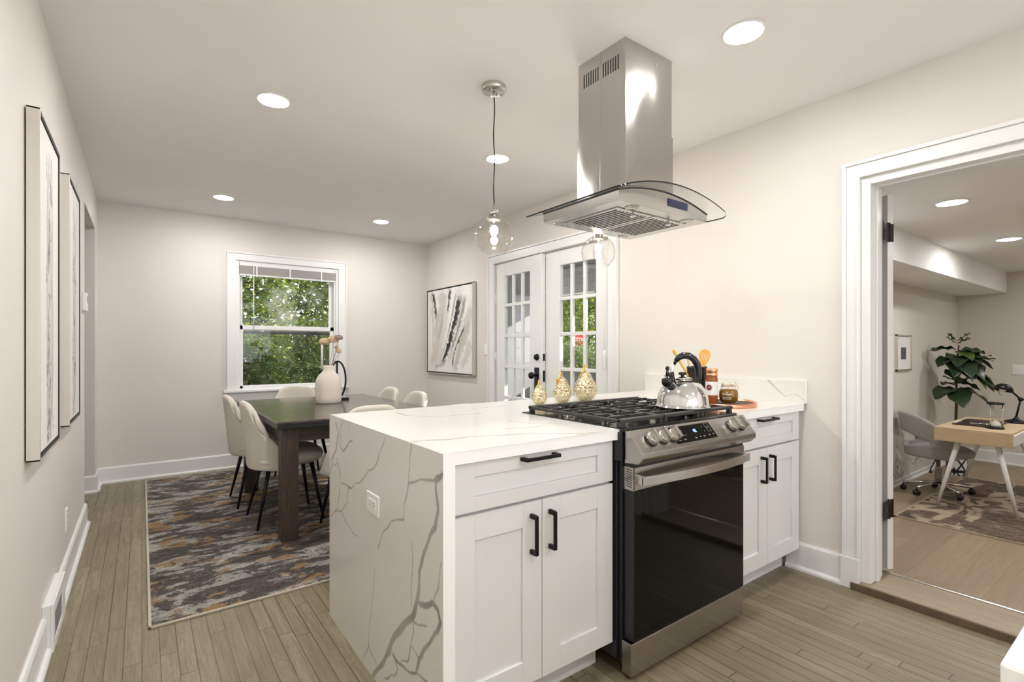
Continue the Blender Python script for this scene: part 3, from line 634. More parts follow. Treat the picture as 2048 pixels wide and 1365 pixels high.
b = MB()
bv = [(.003, .006, (.45, .43, .40), [(.10, .03), (.16, .075), (.2, .115)]), (.002, .002, (.55, .53, .5), [(.1, .03), (.05, .05), (0, .01)])]
bake_grid(b, (XR-.022, 1.257, CT), (0, 1.08, 0), (0, 0, .121), 200, 26, bv, WHITE, vein_alpha, .012, 14, .0016)
b.box((XR-.0216, 1.257, CT), (XR-.001, 2.337, CT+.121)); fill_attr(b, WHITE); part('backsplash', b, 'quartz', wt, recalc=False)

# outlet on the waterfall panel
def plate(name, c, nrm, w_, h_, label, cat, kind='decora', m='plastic'):
    """wall plate centred at c, facing nrm; w_ along the horizontal, h_ vertical"""
    nrm = Vector(nrm); up_ = Vector((0, 0, 1)); side = up_.cross(nrm).normalized()
    mx = Matrix(((side.x, up_.x, nrm.x, c[0]), (side.y, up_.y, nrm.y, c[1]), (side.z, up_.z, nrm.z, c[2]), (0, 0, 0, 1)))
    t = thing(name, c, label, cat)
    b = MB(); b.box((-w_/2, -h_/2, 0), (w_/2, h_/2, .006)); b.xf(mx); part('cover_plate', b, m, t, .002)
    k = 2 if kind == 'double' else 1
    for i in range(k):
        ox = 0 if k == 1 else (-.023 if i == 0 else .023)
        b = MB()
        if kind == 'horizontal': b.box((-.034, -.017, .006), (.034, .017, .008))
        else: b.box((ox-.017, -.034, .006), (ox+.017, .034, .0085))
        b.xf(mx); f_ = part('outlet_face' if kind in ('outlet', 'horizontal') else 'rocker', b, m, t, .001)
        if kind in ('outlet', 'horizontal'):
            for q in (-.019, .019):
                b = MB()
                for e in (-.006, .006):
                    if kind == 'horizontal': b.box((q-.004, e-.001, .0075), (q+.004, e+.001, .0084))
                    else: b.box((e-.001, q-.004, .0075), (e+.001, q+.004, .0088))
                b.box((q+.007, -.002, .0075), (q+.011, .002, .0084)) if kind == 'horizontal' else b.box((-.002, q-.011, .0075), (.002, q-.007, .0088))
                b.xf(mx); part('socket', b, 'slot', f_)
    return t
plate('electrical_outlet', (PX0-.0001, 1.793, .643), (-1, 0, 0), .118, .074, 'white electrical outlet on the veined waterfall end of the peninsula', 'outlet', 'horizontal')
plate('electrical_outlet', (XL, 3.47, .325), (1, 0, 0), .072, .118, 'white electrical outlet low on the left wall above the baseboard', 'outlet', 'outlet')
plate('light_switch', (XR, 4.42, 1.205), (-1, 0, 0), .072, .118, 'white light switch between the abstract painting and the French doors', 'switch', 'decora')
plate('light_switch', (OX1, 1.268, .96), (-1, 0, 0), .118, .118, 'white double light switch on the far office wall above the desk lamp', 'switch', 'double')
t = thing('thermostat', (XL, 4.42, 1.52), 'small white thermostat on the left wall beside the opening', 'thermostat')
part('housing', bx((XL, 4.36, 1.465), (XL+.024, 4.47, 1.585)), 'plastic', t, .004); part('screen', bx((XL+.024, 4.385, 1.52), (XL+.0255, 4.445, 1.565)), 'blind', t)

# base cabinets
def bar_pull(a, bpt, out, parent, r=.0058):
    """flat black bar pull from a to bpt standing off along out"""
    a = Vector(a); bpt = Vector(bpt); out = Vector(out); d = (bpt-a).normalized(); s = d.cross(out).normalized(); b = MB()
    def bar(p, q, w1, w2, ww, hh):
        ctr = (p+q)/2; L = (q-p).length/2; ax = (q-p).normalized(); e1 = ww; e2 = hh
        vs = [ctr+ax*L*i+w1*e1*j+w2*e2*k for i in (-1, 1) for j in (-1, 1) for k in (-1, 1)]
        b._faces(vs, [(0, 1, 3, 2), (4, 6, 7, 5), (0, 4, 5, 1), (2, 3, 7, 6), (0, 2, 6, 4), (1, 5, 7, 3)])
    bar(a+out*.030-d*.006, bpt+out*.030+d*.006, s, out, r, .0045)
    for p in (a, bpt): bar(p, p+out*.027, s, d, r, .0075)
    return part('handle', b, 'black_metal', parent, .0015, label='matte black bar handle')
def shaker(name, x0, x1, z0, z1, y, parent, fr=.062, top=None):
    b = MB(); t_ = .02; tp = top or fr; y0 = y
    b.box((x0, y0, z0), (x0+fr, y0+t_, z1)); b.box((x1-fr, y0, z0), (x1, y0+t_, z1))
    b.box((x0+fr, y0, z1-tp), (x1-fr, y0+t_, z1)); b.box((x0+fr, y0, z0), (x1-fr, y0+t_, z0+tp)); b.box((x0+fr, y0+.009, z0+tp), (x1-fr, y0+t_, z1-tp))
    return part(name, b, 'cabinet', parent, .0012)
def cabinet(x0, x1, label, dh, doors, handle_x, dr_h, open_l=None):
    t = thing('base_cabinet', ((x0+x1)/2, 1.55, 0), label, 'cabinet', 'white base cabinets under the worktop')
    part('carcass', bx((x0, 1.308, .105), (x1, 1.90, .874)), 'cabinet', t, .001)
    part('toe_kick', bx((x0+.0, 1.376, 0), (x1, 1.39, .108)), 'cabinet', t)
    f = shaker('drawer', x0+.002, x1-.002, .722, .870, 1.286, t, .078 if x0 < 1 else .07, .043); bar_pull((dr_h[0], 1.286, .858), (dr_h[1], 1.286, .858), (0, -1, 0), f)
    xm = (x0+x1)/2
    for i, (a_, c_) in enumerate(((x0+.002, xm-.0015), (xm+.0015, x1-.002))):
        f = shaker('door', a_, c_, .122, .712, 1.286, t, .078, .078); hx = handle_x[i]
        bar_pull((hx, 1.286, .552), (hx, 1.286, .668), (0, -1, 0), f)
    return t
cabinet(.7275, 1.411, 'white shaker base cabinet left of the range, next to the waterfall end', 0, 2, (1.022, 1.101), (.985, 1.118))
rc = cabinet(2.20, 2.888, 'white shaker base cabinet right of the range, against the wall', 0, 2, (2.484, 2.568), (2.45, 2.60))
part('filler_strip', bx((2.889, 1.31, .11), (XR-.001, 1.33, .874)), 'cabinet', rc)
b = MB(); b.box((.7275, 1.902, 0), (2.888, 1.99, .874))
tag(part('peninsula_back_panel', b, 'cabinet', None), 'white panel closing the dining side under the peninsula worktop', 'cabinet panel')

# ================================================================== RANGE
rg = thing('gas_range', (1.805, 1.5, 0), 'slide-in stainless steel gas range with black glass oven door', 'stove')
X0, X1 = 1.43, 2.19
b = MB(); b.box((X0+.0, 1.262, .05), (X1, 1.855, .905)); part('range_body', b, 'black_side', rg, .004)
part('body_front_column', bx((X0-.012, 1.275, .06), (X0, 1.30, .83)).box((X0-.016, 1.25, .80), (X0-.0, 1.29, .905)), 'black_side', rg, .002)
# wedge shaped control panel
prof = [(1.246, .910), (1.224, .912), (1.160, .838), (1.160, .819), (1.182, .797), (1.246, .792)]
b = MB(); b.prism([(X0-.002, y, z) for y, z in prof], (.770, 0, 0)); cp = part('control_panel', b, 'steel_dark', rg, .003)
SA = Vector((0, 1.160-1.224, .838-.912)).normalized(); SN = Vector((1, 0, 0)).cross(-SA); SN = SN if SN.y < 0 else -SN
def on_slope(x, t): return Vector((x, 1.224, .912))+SA*t   # t = metres down the slope
MX_P = basis((0, 0, 0), (1, 0, 0), -SA)
def slope_m(x, t, off=0): mm = MX_P.copy(); p = on_slope(x, t)+SN*off; mm.translation = p; return mm
b = MB(); b.box((-.135, -.036, 0), (.135, .036, .0012)); b.xf(slope_m(1.778, .047)); dp = part('display_panel', b, 'glass_black', cp)
M['digits'] = emis('blue_display_digits', (.12, .28, 1), 4.0); M['print'] = mat('grey_printed_marks', (.55, .55, .55), .5)
b = MB(); b.add_mesh(text_me('42', .021, .0003), slope_m(1.79, .040, .0016)); part('clock_digits', b, 'digits', dp, label='blue glowing digits')
def mark(me, mm):
    k = MB(); k.add_mesh(me, mm); return part('touch_mark', k, 'print', dp)
for (x, t, tx) in ((1.672, .033, 'Bake'), (1.705, .031, 'Broil'), (1.668, .071, 'Oven'), (1.702, .070, 'Timer'), (1.773, .071, 'Clock'), (1.803, .069, 'Set'), (1.830, .069, 'Lock'), (1.868, .067, 'Light'), (1.896, .066, 'On')):
    mark(text_me(tx, .0062, .0002), slope_m(x, t, .0016))
k = bx((-.03, -.0004, 0), (.03, .0004, .0003)); k.xf(slope_m(1.70, .052, .0014)); part('touch_mark', k, 'print', dp)
for (x, t) in ((1.884, .023), (1.886, .044)):
    mm = slope_m(x, t, .0014); k = MB()
    for (a0, c0, a1, c1) in ((-.012, -.0085, .012, -.0080), (-.012, .0080, .012, .0085), (-.012, -.0085, -.0115, .0085), (.0115, -.0085, .012, .0085)):
        k.box((a0, c0, 0), (a1, c1, .0003))
    k.xf(mm); part('button_outline', k, 'print', dp)
mark(text_me('+', .008, .0002), slope_m(1.85, .028, .0016)); mark(text_me('+', .008, .0002), slope_m(1.852, .048, .0016))
for x in (1.512, 1.576, 1.638, 2.052, 2.118):
    b = MB(); b.lathe([(.0285, 0), (.0285, .004), (.026, .006)], (0, 0, 0), 32); b.xf(slope_m(x, .047)); kb = part('knob', b, 'enamel', cp)
    b = MB(); b.lathe([(.0245, .003), (.0255, .014), (.0235, .022), (.001, .022)], (0, 0, 0), 36)
    b.box((-.0055, -.0255, .018), (.0055, .0255, .043)); b.xf(slope_m(x, .047)); part('knob_dial', b, 'nickel', kb, .0015)
# oven door
DYF = 1.212
b = MB(); b.box((X0+.012, DYF, .14), (X1-.006, 1.262, .795)); od = part('oven_door', b, 'black_side', rg, .003)
b = MB(); b.box((X0+.010, DYF-.003, .695), (X1-.004, DYF+.002, .778)); b.box((X0+.010, DYF-.003, .693), (X0+.012, 1.262, .778)); part('door_top_band', b, 'steel_dark', od, .002)
b = MB()
for i in range(8):
    z = .703+i*.0088; y = 1.221; b.prism([(X0+.0094, y, z), (X0+.0094, y+.026, z+.004), (X0+.0094, y+.026, z+.0068), (X0+.0094, y, z+.0028)], (.001, 0, 0))
part('side_vent', b, 'slot', od)
b = MB()
for i in range(13): b.box((X0+.03+i*.056, DYF+.004, .7788), (X0+.078+i*.056, DYF+.03, .7796))
for x in (1.60, 1.92): b.box((x, DYF-.0036, .748), (x+.09, DYF-.003, .7495))
part('top_vent', b, 'slot', od)
part('door_glass', bx((X0+.014, DYF-.002, .146), (X1-.008, DYF+.003, .693)), 'glass_black', od, .001, label='mirror-like black oven glass')
b = MB(); R3 = []
for i in range(25):
    u = i/24; x = X0+.022+u*.722; y = DYF-.032-.028*(1-(2*u-1)**2); R3.append((x, y, .733))
vsb = []
for (x, y, z) in R3: vsb.append([(x, y-.006, z-.0165), (x, y+.006, z-.0165), (x, y+.006, z+.0165), (x, y-.006, z+.0165)])
rings = [[b.bm.verts.new(p) for p in q] for q in vsb]
for a_, c_ in zip(rings, rings[1:]):
    for i in range(4): b.bm.faces.new((a_[i], a_[(i+1) % 4], c_[(i+1) % 4], c_[i]))
b.bm.faces.new(rings[0][::-1]); b.bm.faces.new(rings[-1])
b.box((X0+.022, DYF-.034, .717), (X0+.042, DYF, .749)); b.box((X1-.038, DYF-.034, .717), (X1-.018, DYF, .749))
part('door_handle', b, 'steel', od, .002, label='bowed stainless steel handle')
dr = part('storage_drawer', bx((X0-.0, DYF+.004, .016), (X1-.004, 1.262, .136)), 'steel_dark', rg, .003)
for x in (X0+.05, X1-.06):
    for y in (1.285, 1.80): part('foot', MB().lathe([(.018, 0), (.018, .01), (.008, .012), (.008, .052)], (x, y, 0), 14), 'black_plastic', rg)
# cooktop
ck = part('cooktop', bx((X0-.006, 1.247, .905), (X1+.004, 1.862, .9185)), 'enamel', rg, .003)
for x, y, r in ((1.565, 1.40, .045), (1.565, 1.68, .034), (1.81, 1.54, .04), (2.055, 1.40, .045), (2.055, 1.68, .034)):
    b = MB(); b.lathe([(r+.012, .9185), (r+.010, .924), (r, .926), (r, .931)], (x, y, 0), 32); bu = part('burner', b, 'nickel', ck)
    b = MB(); b.lathe([(r-.004, .930), (r-.003, .936), (r-.012, .939), (.001, .940)], (x, y, 0), 32); part('burner_cap', b, 'enamel', bu)
def grate(x0, x1):
    y0, y1, zt, zb = 1.275, 1.815, .950, .9185
    b = MB()
    def bar(p, q, w_=.006, hh=.013, z=zt): # bar along x or y
        if abs(p[0]-q[0]) > abs(p[1]-q[1]): b.box((p[0], p[1]-w_, z-hh), (q[0], q[1]+w_, z))
        else: b.box((p[0]-w_, p[1], z-hh), (q[0]+w_, q[1], z))
    for y, s_ in ((y0, 1), (y1, -1)):    # wide chamfered bars front and back
        b.prism([(x0, y-.012, zt-.014), (x0, y+.012, zt-.014), (x0, y+.012, zt-.003), (x0, y+.006, zt), (x0, y-.006, zt), (x0, y-.012, zt-.003)], (x1-x0, 0, 0))
    bar((x0+.006, y0), (x0+.006, y1), .006, .012, zt-.004); bar((x1-.006, y0), (x1-.006, y1), .006, .012, zt-.004)
    xm = (x0+x1)/2
    for i in range(7):
        y = y0+.068+i*.0675; L = (x1-x0)*(.36 if i in (1, 5) else .46 if i != 3 else .5)
        for (a_, c_, q) in ((x0+.012, x0+L, 1), (x1-.012, x1-L, -1)):
            lo_, hi_ = sorted((a_, c_)); b.box((lo_, y-.0045, zt-.014), (hi_, y+.0045, zt))
            b.prism([(a_, y-.0045, zt), (a_-q*.012, y-.0045, zt-.010), (a_-q*.012, y-.0045, zt-.016), (a_, y-.0045, zt-.014)], (0, .009, 0))
    for y in (y0+.125, y0+.41):
        for dx in (-1, 1):
            for dy in (-1, 1): b.tube([(xm+dx*.028, y+dy*.028, zt-.007), (xm+dx*.075, y+dy*.062, zt-.007)], .0055, 4)
    for x in (x0+.012, x1-.012):
        for y in (y0, y1): b.prism([(x-.012, y-.009, zb), (x+.012, y-.009, zb), (x+.009, y-.009, zt-.012), (x-.009, y-.009, zt-.012)], (0, .018, 0))
    return part('grate', b, 'iron', ck, .0012)
for i in range(3): grate(1.436+i*.2525, 1.436+i*.2525+.2465)

# kettle
KX, KY, KZ = 1.955, 1.368, .9505
kt = thing('tea_kettle', (KX, KY, KZ), 'shiny stainless steel whistling tea kettle with black handle on the stove grates', 'kettle')
b = MB(); b.lathe([(.001, 0), (.112, 0), (.1185, .003), (.1185, .006), (.112, .010), (.1115, .024), (.108, .050), (.098, .078), (.080, .103), (.058, .118), (.042, .124), (.042, .127)], (KX, KY, KZ), 64); part('kettle_body', b, 'chrome', kt)
b = MB(); b.lathe([(.045, .126), (.044, .130), (.030, .134), (.008, .137), (.008, .143)], (KX, KY, KZ), 40); ld = part('lid', b, 'chrome', kt)
b = MB(); b.lathe([(.006, .142), (.017, .146), (.019, .152), (.014, .157), (.001, .158)], (KX, KY, KZ), 24); part('lid_knob', b, 'black_plastic', ld)
Rv = Vector((math.cos(YAW), -math.sin(YAW), 0)); Fv = Vector((math.sin(YAW), math.cos(YAW), 0))
def kp(a, z, f=0): return Vector((KX, KY, KZ))+Rv*a+Fv*f+Vector((0, 0, z))
b = MB(); b.tube([kp(-.055, .088, -.035), kp(-.088, .125, -.05), kp(-.096, .140, -.055)], [.024, .017, .014], 20); sp = part('spout', b, 'black_plastic', kt)
b = MB(); b.sphere(kp(-.082, .118, -.05), .027, 20); b.tube([kp(-.085, .14, -.05), kp(-.083, .172, -.05)], .0065, 10); b.sphere(kp(-.083, .176, -.05), .010, 12); b.tube([kp(-.085, .145, -.05), kp(-.058, .155, -.04), kp(-.05, .12, -.03)], .008, 8); part('whistle_cap', b, 'black_plastic', sp)
pth = [kp(-.031, .205), kp(-.018, .222), kp(.004, .232), kp(.028, .230), kp(.05, .216), kp(.066, .192), kp(.073, .160), kp(.072, .128), kp(.07, .105)]
b = MB(); b.tube(pth, [.010, .014, .0155, .0155, .0155, .0155, .0145, .013, .012], 16); b.tube([kp(-.031, .205), kp(-.034, .197)], .008, 10)
hn = part('handle', b, 'black_plastic', kt, label='curved glossy black handle')
b = MB(); b.tube([kp(-.034, .197), kp(-.045, .175), kp(-.050, .150), kp(-.046, .118)], .003, 8, flat=(1, 2.5)); part('handle_bracket', b, 'chrome', hn)

# ================================================================== COUNTER ITEMS
M['pear_glass'] = mat('hammered_gold_glass', (.80, .72, .52), .20, .85); n = NT(M['pear_glass'])
vo = n.new('ShaderNodeTexVoronoi', feature='F1'); n.l.new(n.coord(), vo.inputs['Vector']); vo.inputs['Scale'].default_value = 78; vo.inputs['Randomness'].default_value = .55
n.bump(vo.outputs['Distance'], 1.0, .006); n.col(n.ramp(vo.outputs['Distance'], [(.1, (.88, .84, .70)), (.6, (.70, .60, .36))]))
M['gold'] = mat('antique_gold', (.66, .36, .08), .22, 1); n = NT(M['gold']); n.bump(n.noise(n.coord(), 120, 2), .5, .004)
def pear(x, y, r, zt, lean, label):
    t = thing('glass_pear', (x, y, CT), label, 'decorative pear', 'gold glass pears on the worktop')
    hb = (zt-CT)*.80
    prof = [(0.001, 0), (.42, .0), (.72, .10), (.93, .24), (1.0, .36), (.96, .48), (.82, .60), (.64, .72), (.50, .82), (.42, .90), (.28, .965), (.001, .985)]
    b = MB(); b.lathe([(q*r, z*hb) for q, z in prof], (x, y, CT+.0005), 40); o = part('pear_body', b, 'pear_glass', t, sub=1)
    z1 = CT+hb*.86; z2 = zt; L = lean*r
    side = Vector((math.cos(YAW), -math.sin(YAW), 0))
    base_ = Vector((x, y, 0))
    P_ = [base_+side*L*.55-Fv*r*.35+Vector((0, 0, CT+hb*(.74 if lean < -.3 else .90))), base_+side*L*.55-Fv*r*.2+Vector((0, 0, CT+hb*.92)), base_+side*L*.25+Vector((0, 0, z1+(z2-z1)*.55)), base_+side*L*(.5 if lean > 0 else .15)+Vector((0, 0, z2-.004))]
    b = MB(); b.tube(P_, [r*.10, r*.15, r*.11, r*.10], 12)
    if lean < -.3:
        b.tube([P_[0]+Fv*0, P_[0]+side*(-.12*r)+Vector((0, 0, -.18*r)), P_[1]+side*(-.2*r)], [r*.05, r*.13, r*.09], 10)
    part('stem', b, 'gold', t, sub=1, label='knobbly gold stem')
pear(1.692, 2.058, .0435, 1.054, -.25, 'smallest hammered gold glass pear, leftmost of the three')
pear(1.868, 2.074, .0535, 1.094, -.75, 'medium hammered gold glass pear between the other two')
pear(2.031, 2.060, .068, 1.132, -.45, 'largest hammered gold glass pear, nearest the wall')
# tray group
M['tray_black'] = mat('matte_black_tray', (.015, .013, .013), .5)
TX, TY = 2.47, 1.512
tr = thing('round_tray', (TX, TY, CT), 'round black serving tray with copper rim on the worktop right of the stove', 'tray')
part('tray_base', MB().lathe([(.001, 0), (.186, 0), (.186, .012), (.001, .012)], (TX, TY, CT+.0005), 64), 'tray_black', tr)
part('tray_rim', MB().lathe([(.1865, 0), (.190, 0), (.190, .021), (.1865, .021), (.1865, 0)], (TX, TY, CT+.0005), 64, cap=False), 'copper', tr, label='copper rim')
ZT = CT+.013
def ribbed(r, n_, d): return r
cr = thing('utensil_crock', (2.415, 1.60, ZT), 'glossy black ribbed utensil crock behind the kettle', 'utensil crock')
b = MB(); b.lathe([(.001, 0), (.050, 0), (.0515, .004)]+[(.0515+.0006*(i % 2), .01+i*.0065) for i in range(26)]+[(.0535, .182), (.0535, .190), (.049, .190), (.047, .02), (.001, .02)], (2.415, 1.60, ZT), 40); part('crock_body', b, 'black_plastic', cr)
def utensil(kind, foot, top, mt, label):
    t = thing('wooden_spatula' if kind == 's' else 'wooden_spoon', foot, label, 'kitchen utensil'); foot = Vector(foot); top = Vector(top); d = (top-foot).normalized()
    side = Vector((math.cos(YAW), -math.sin(YAW), 0)); side = (side-d*side.dot(d)).normalized(); nn = d.cross(side)
    if kind == 's':
        part('handle', MB().tube([foot, top-d*.085], .006, 10), mt, t)
        b = MB(); mm = Matrix(((side.x, d.x, nn.x, top.x), (side.y, d.y, nn.y, top.y), (side.z, d.z, nn.z, top.z), (0, 0, 0, 1)))
        K_ = 28; 
        def wv(v): return .010+.021*math.sin(min(1, v*1.25)*PI/2) if v < .7 else .031*math.sqrt(max(0.02, 1-((v-.7)/.31)**2))
        # strips between the slots
        slots = [(-.0135, -.0095), (-.002, .002), (.0095, .0135)]
        bands = [(-1, -.0135), (-.0095, -.002), (.002, .0095), (.0135, 1)]
        for j in range(K_):
            v0, v1 = j/K_, (j+1)/K_; y0, y1 = -.10+v0*.10, -.10+v1*.10; inside = .34 < (v0+v1)/2 < .80
            for (s0, s1) in (bands if inside else [(-1, 1)]):
                a0, a1 = max(-wv(v0), s0), min(wv(v0), s1); c0, c1 = max(-wv(v1), s0), min(wv(v1), s1)
                b._faces([(a0, y0, -.002), (a1, y0, -.002), (c1, y1, -.002), (c0, y1, -.002), (a0, y0, .002), (a1, y0, .002), (c1, y1, .002), (c0, y1, .002)], [(0, 3, 2, 1), (4, 5, 6, 7), (0, 1, 5, 4), (1, 2, 6, 5), (2, 3, 7, 6), (3, 0, 4, 7)])
        b.xf(mm); part('slotted_blade', b, mt, t)
    else:
        part('handle', MB().tube([foot, foot+d*(top-foot).length*.6, top-d*.01, top], [.005, .0055, .008, .004], 10), mt, t)
utensil('s', (2.405, 1.61, ZT+.022), (2.455, 1.57, 1.207), 'utensil', 'golden slotted wooden spatula standing in the black crock')
utensil('h', (2.425, 1.585, ZT+.022), (2.30, 1.668, 1.207), 'utensil', 'slim wooden spoon handle leaning left out of the black crock')
utensil('h', (2.43, 1.62, ZT+.022), (2.375, 1.635, 1.195), 'utensil_pale', 'pale wooden utensil behind the slotted spatula in the crock')
# spice bottle
SX, SY = 2.392, 1.498
sb = thing('spice_bottle', (SX, SY, ZT), 'tall spice bottle with copper cap and white flower label beside the crock', 'spice bottle')
M['spice'] = mat('rust_spice_powder', (.30, .085, .02), .25); M['label_white'] = mat('white_paper_label', (.82, .81, .80), .5); M['maroon'] = mat('maroon_print', (.24, .03, .035), .5)
part('bottle_body', MB().lathe([(.001, 0), (.029, 0), (.0305, .004), (.0305, .125), (.028, .137), (.027, .143)], (SX, SY, ZT), 36), 'spice', sb)
part('bottle_cap', MB().lathe([(.029, .143), (.0305, .145), (.0305, .152), (.0285, .155), (.0285, .160), (.0305, .163), (.0305, .180), (.029, .182), (.001, .182)], (SX, SY, ZT), 36), 'copper', sb)
lb = part('paper_label', MB().lathe([(.0309, .045), (.0309, .115)], (SX, SY, ZT), 40, cap=False), 'label_white', sb)
b = MB(); phi0 = math.atan2(-SY, -SX)-.42
for q in range(7):
    for (rr, rad_) in ((.0105, .0058),):
        a_ = 2*PI*q/7; u_ = rr*math.cos(a_); v_ = rr*math.sin(a_); ph = phi0+u_/.031
        cpt = Vector((SX+.0312*math.cos(ph), SY+.0312*math.sin(ph), ZT+.085+v_)); b.sphere(cpt, rad_, 8, (abs(math.sin(ph))*.9+.15, abs(math.cos(ph))*.9+.15, 1))
cpt = Vector((SX+.0312*math.cos(phi0), SY+.0312*math.sin(phi0), ZT+.085)); b.sphere(cpt, .0055, 8, (.6, .8, 1)); part('printed_flower', b, 'maroon', lb)
# honey jar
JX, JY = 2.500, 1.468
jr = thing('preserve_jar', (JX, JY, ZT), 'squat round glass jar of amber preserve with twine and paper top', 'jar')
M['amber'] = mat('amber_preserve', (.26, .13, .012), .12); M['jar_glass'] = thin_glass('jar_glass', (.97, .97, .95), 1); M['twine'] = mat('jute_twine', (.48, .32, .18), .9); M['paper'] = mat('cream_paper_cover', (.74, .66, .58), .7)
part('preserve', MB().lathe([(.001, .002), (.034, .002), (.044, .012), (.0475, .034), (.0475, .050), (.044, .064), (.040, .070), (.001, .070)], (JX, JY, ZT), 40), 'amber', jr)
part('glass', MB().lathe([(.001, 0), (.036, 0), (.046, .010), (.0495, .034), (.0495, .052), (.045, .068), (.034, .080), (.032, .088)], (JX, JY, ZT), 40), 'jar_glass', jr)
b = MB(); b.lathe([(.0325, .086), (.034, .088), (.034, .100), (.030, .104), (.001, .105)], (JX, JY, ZT), 36)
b.lathe([(.0335, .089), (.040, .080), (.042, .078)], (JX, JY, ZT), 24, cap=False); part('paper_cover', b, 'paper', jr)
b = MB(); b.tube([(JX+.035*math.cos(q*PI/12), JY+.035*math.sin(q*PI/12), ZT+.089) for q in range(24)], .0016, 6, closed=True)
for s1_, z_ in ((-.6, .108), (.7, .112)): b.tube([Vector((JX, JY, ZT+.089))-Fv*.035, Vector((JX, JY, ZT+z_))-Fv*.05+Rv*.02*s1_, Vector((JX, JY, ZT+.075))-Fv*.05+Rv*.045*s1_], .0014, 6)
part('twine_bow', b, 'twine', jr)
b = MB(); dirv = Vector((-JX, -JY, 0)).normalized(); sd = Vector((0, 0, 1)).cross(dirv)
for tx, sz, zz in (('the', .007, .058), ('Bridges', .0155, .048), ('APPLE CHUTNEY', .0062, .031), ('WITH A GINGER', .0062, .023)):
    me = text_me(tx, sz, .0002, bold=.0002); k0 = len(b.bm.verts); b.add_mesh(me, Matrix.Identity(4)); b.bm.verts.ensure_lookup_table()
    for v in b.bm.verts[k0:]:
        an = (v.co.x-.008)/.0497; dd = dirv*math.cos(an)+sd*math.sin(an); rad_ = .0500+v.co.z-(0.0015 if zz < .03 else 0)
        v.co = Vector((JX, JY, ZT+zz+v.co.y))+dd*rad_
part('jar_lettering', b, 'label_white', jr)

# ================================================================== PICTURES
def tall_art(y0, y1, z0, z1, label, seed):
    t = thing('framed_canvas', (XL, (y0+y1)/2, z0), label, 'painting', 'tall abstract canvases on the left wall')
    xf_ = XL+.004; d = .036
    b = MB(); w_ = .006
    b.box((xf_, y0, z0), (xf_+d, y0+w_, z1)); b.box((xf_, y1-w_, z0), (xf_+d, y1, z1)); b.box((xf_, y0, z0), (xf_+d, y1, z0+w_)); b.box((xf_, y0, z1-w_), (xf_+d, y1, z1))
    part('frame', b, 'silver_frame', t, .0008)
    bb_ = bx((xf_+.002, y0+w_, z0+w_), (xf_+.016, y1-w_, z1-w_)); e0, e1 = xf_+.016, xf_+d-.002
    bb_.box((e0, y0+w_, z0+w_), (e1, y0+w_+.004, z1-w_)); bb_.box((e0, y1-w_-.009, z0+w_), (e1, y1-w_, z1-w_)); bb_.box((e0, y0+w_+.004, z0+w_), (e1, y1-w_-.009, z0+w_+.009)); bb_.box((e0, y0+w_+.004, z1-w_-.009), (e1, y1-w_-.009, z1-w_))
    part('inner_border', bb_, 'slot', t)
    rr = random.Random(seed); W_ = y1-y0-.044; Hh = z1-z0-.044; st = []
    for k in range(7):
        u = W_*(.36+.32*rr.random()); pl = [(u+rr.uniform(-.02, .02), Hh*(.04+.9*q/9)) for q in range(10)]; st.append((.05+.05*rr.random(), .03, rr.choice([(.62, .60, .57), (.70, .68, .65), (.55, .53, .5)]), pl))
    for k in range(95):
        u = W_*(.5+rr.gauss(0, .07)); v = Hh*rr.random()**1.3*.92; st.append((.006+.016*rr.random(), .004, rr.choice([(.10, .10, .10), (.2, .19, .18), (.3, .28, .27)]), [(u, v), (u+rr.uniform(-.006, .006), v+rr.uniform(.02, .10))]))
    b = MB(); bake_grid(b, (xf_+.0305, y0+.022, z0+.022), (0, W_, 0), (0, 0, Hh), 110, 300, st, (.76, .74, .71), brush_alpha, .012, 60)
    b.box((xf_+.016, y0+.022, z0+.022), (xf_+.0302, y1-.022, z1-.022)); fill_attr(b, (.74, .72, .69)); part('canvas', b, 'canvas', t, recalc=False)
tall_art(2.335, 2.86, .828, 2.035, 'tall narrow abstract canvas in a silver frame, nearer of the two on the left wall', 3)
tall_art(3.205, 3.735, .838, 2.053, 'tall narrow abstract canvas in a silver frame, farther of the two on the left wall', 9)
y0, y1, z0, z1 = 4.62, 5.71, .912, 1.938
t = thing('framed_painting', (XR, 5.16, z0), 'large black white and beige brushstroke painting in a silver frame left of the French doors', 'painting')
xa = XR-.004; d = .042; b = MB(); w_ = .008
b.box((xa-d, y0, z0), (xa, y0+w_, z1)); b.box((xa-d, y1-w_, z0), (xa, y1, z1)); b.box((xa-d, y0, z0), (xa, y1, z0+w_)); b.box((xa-d, y0, z1-w_), (xa, y1, z1)); part('frame', b, 'silver_frame', t, .001)
bb_ = bx((xa-.016, y0+w_, z0+w_), (xa-.002, y1-w_, z1-w_)); e0, e1 = xa-d+.002, xa-.016
bb_.box((e0, y0+w_, z0+w_), (e1, y0+w_+.005, z1-w_)); bb_.box((e0, y1-w_-.005, z0+w_), (e1, y1-w_, z1-w_)); bb_.box((e0, y0+w_+.005, z0+w_), (e1, y1-w_-.005, z0+w_+.005)); bb_.box((e0, y0+w_+.005, z1-w_-.005), (e1, y1-w_-.005, z1-w_))
part('inner_border', bb_, 'slot', t)
ya, yb, za, zb_ = y0+.022, y1-.022, z0+.022, z1-.022
def strk(w_, g_, pl): return (w_*2.3, w_*1.3, (g_*1.02, g_, g_*.93), [(y-ya, z-za) for y, z in pl])
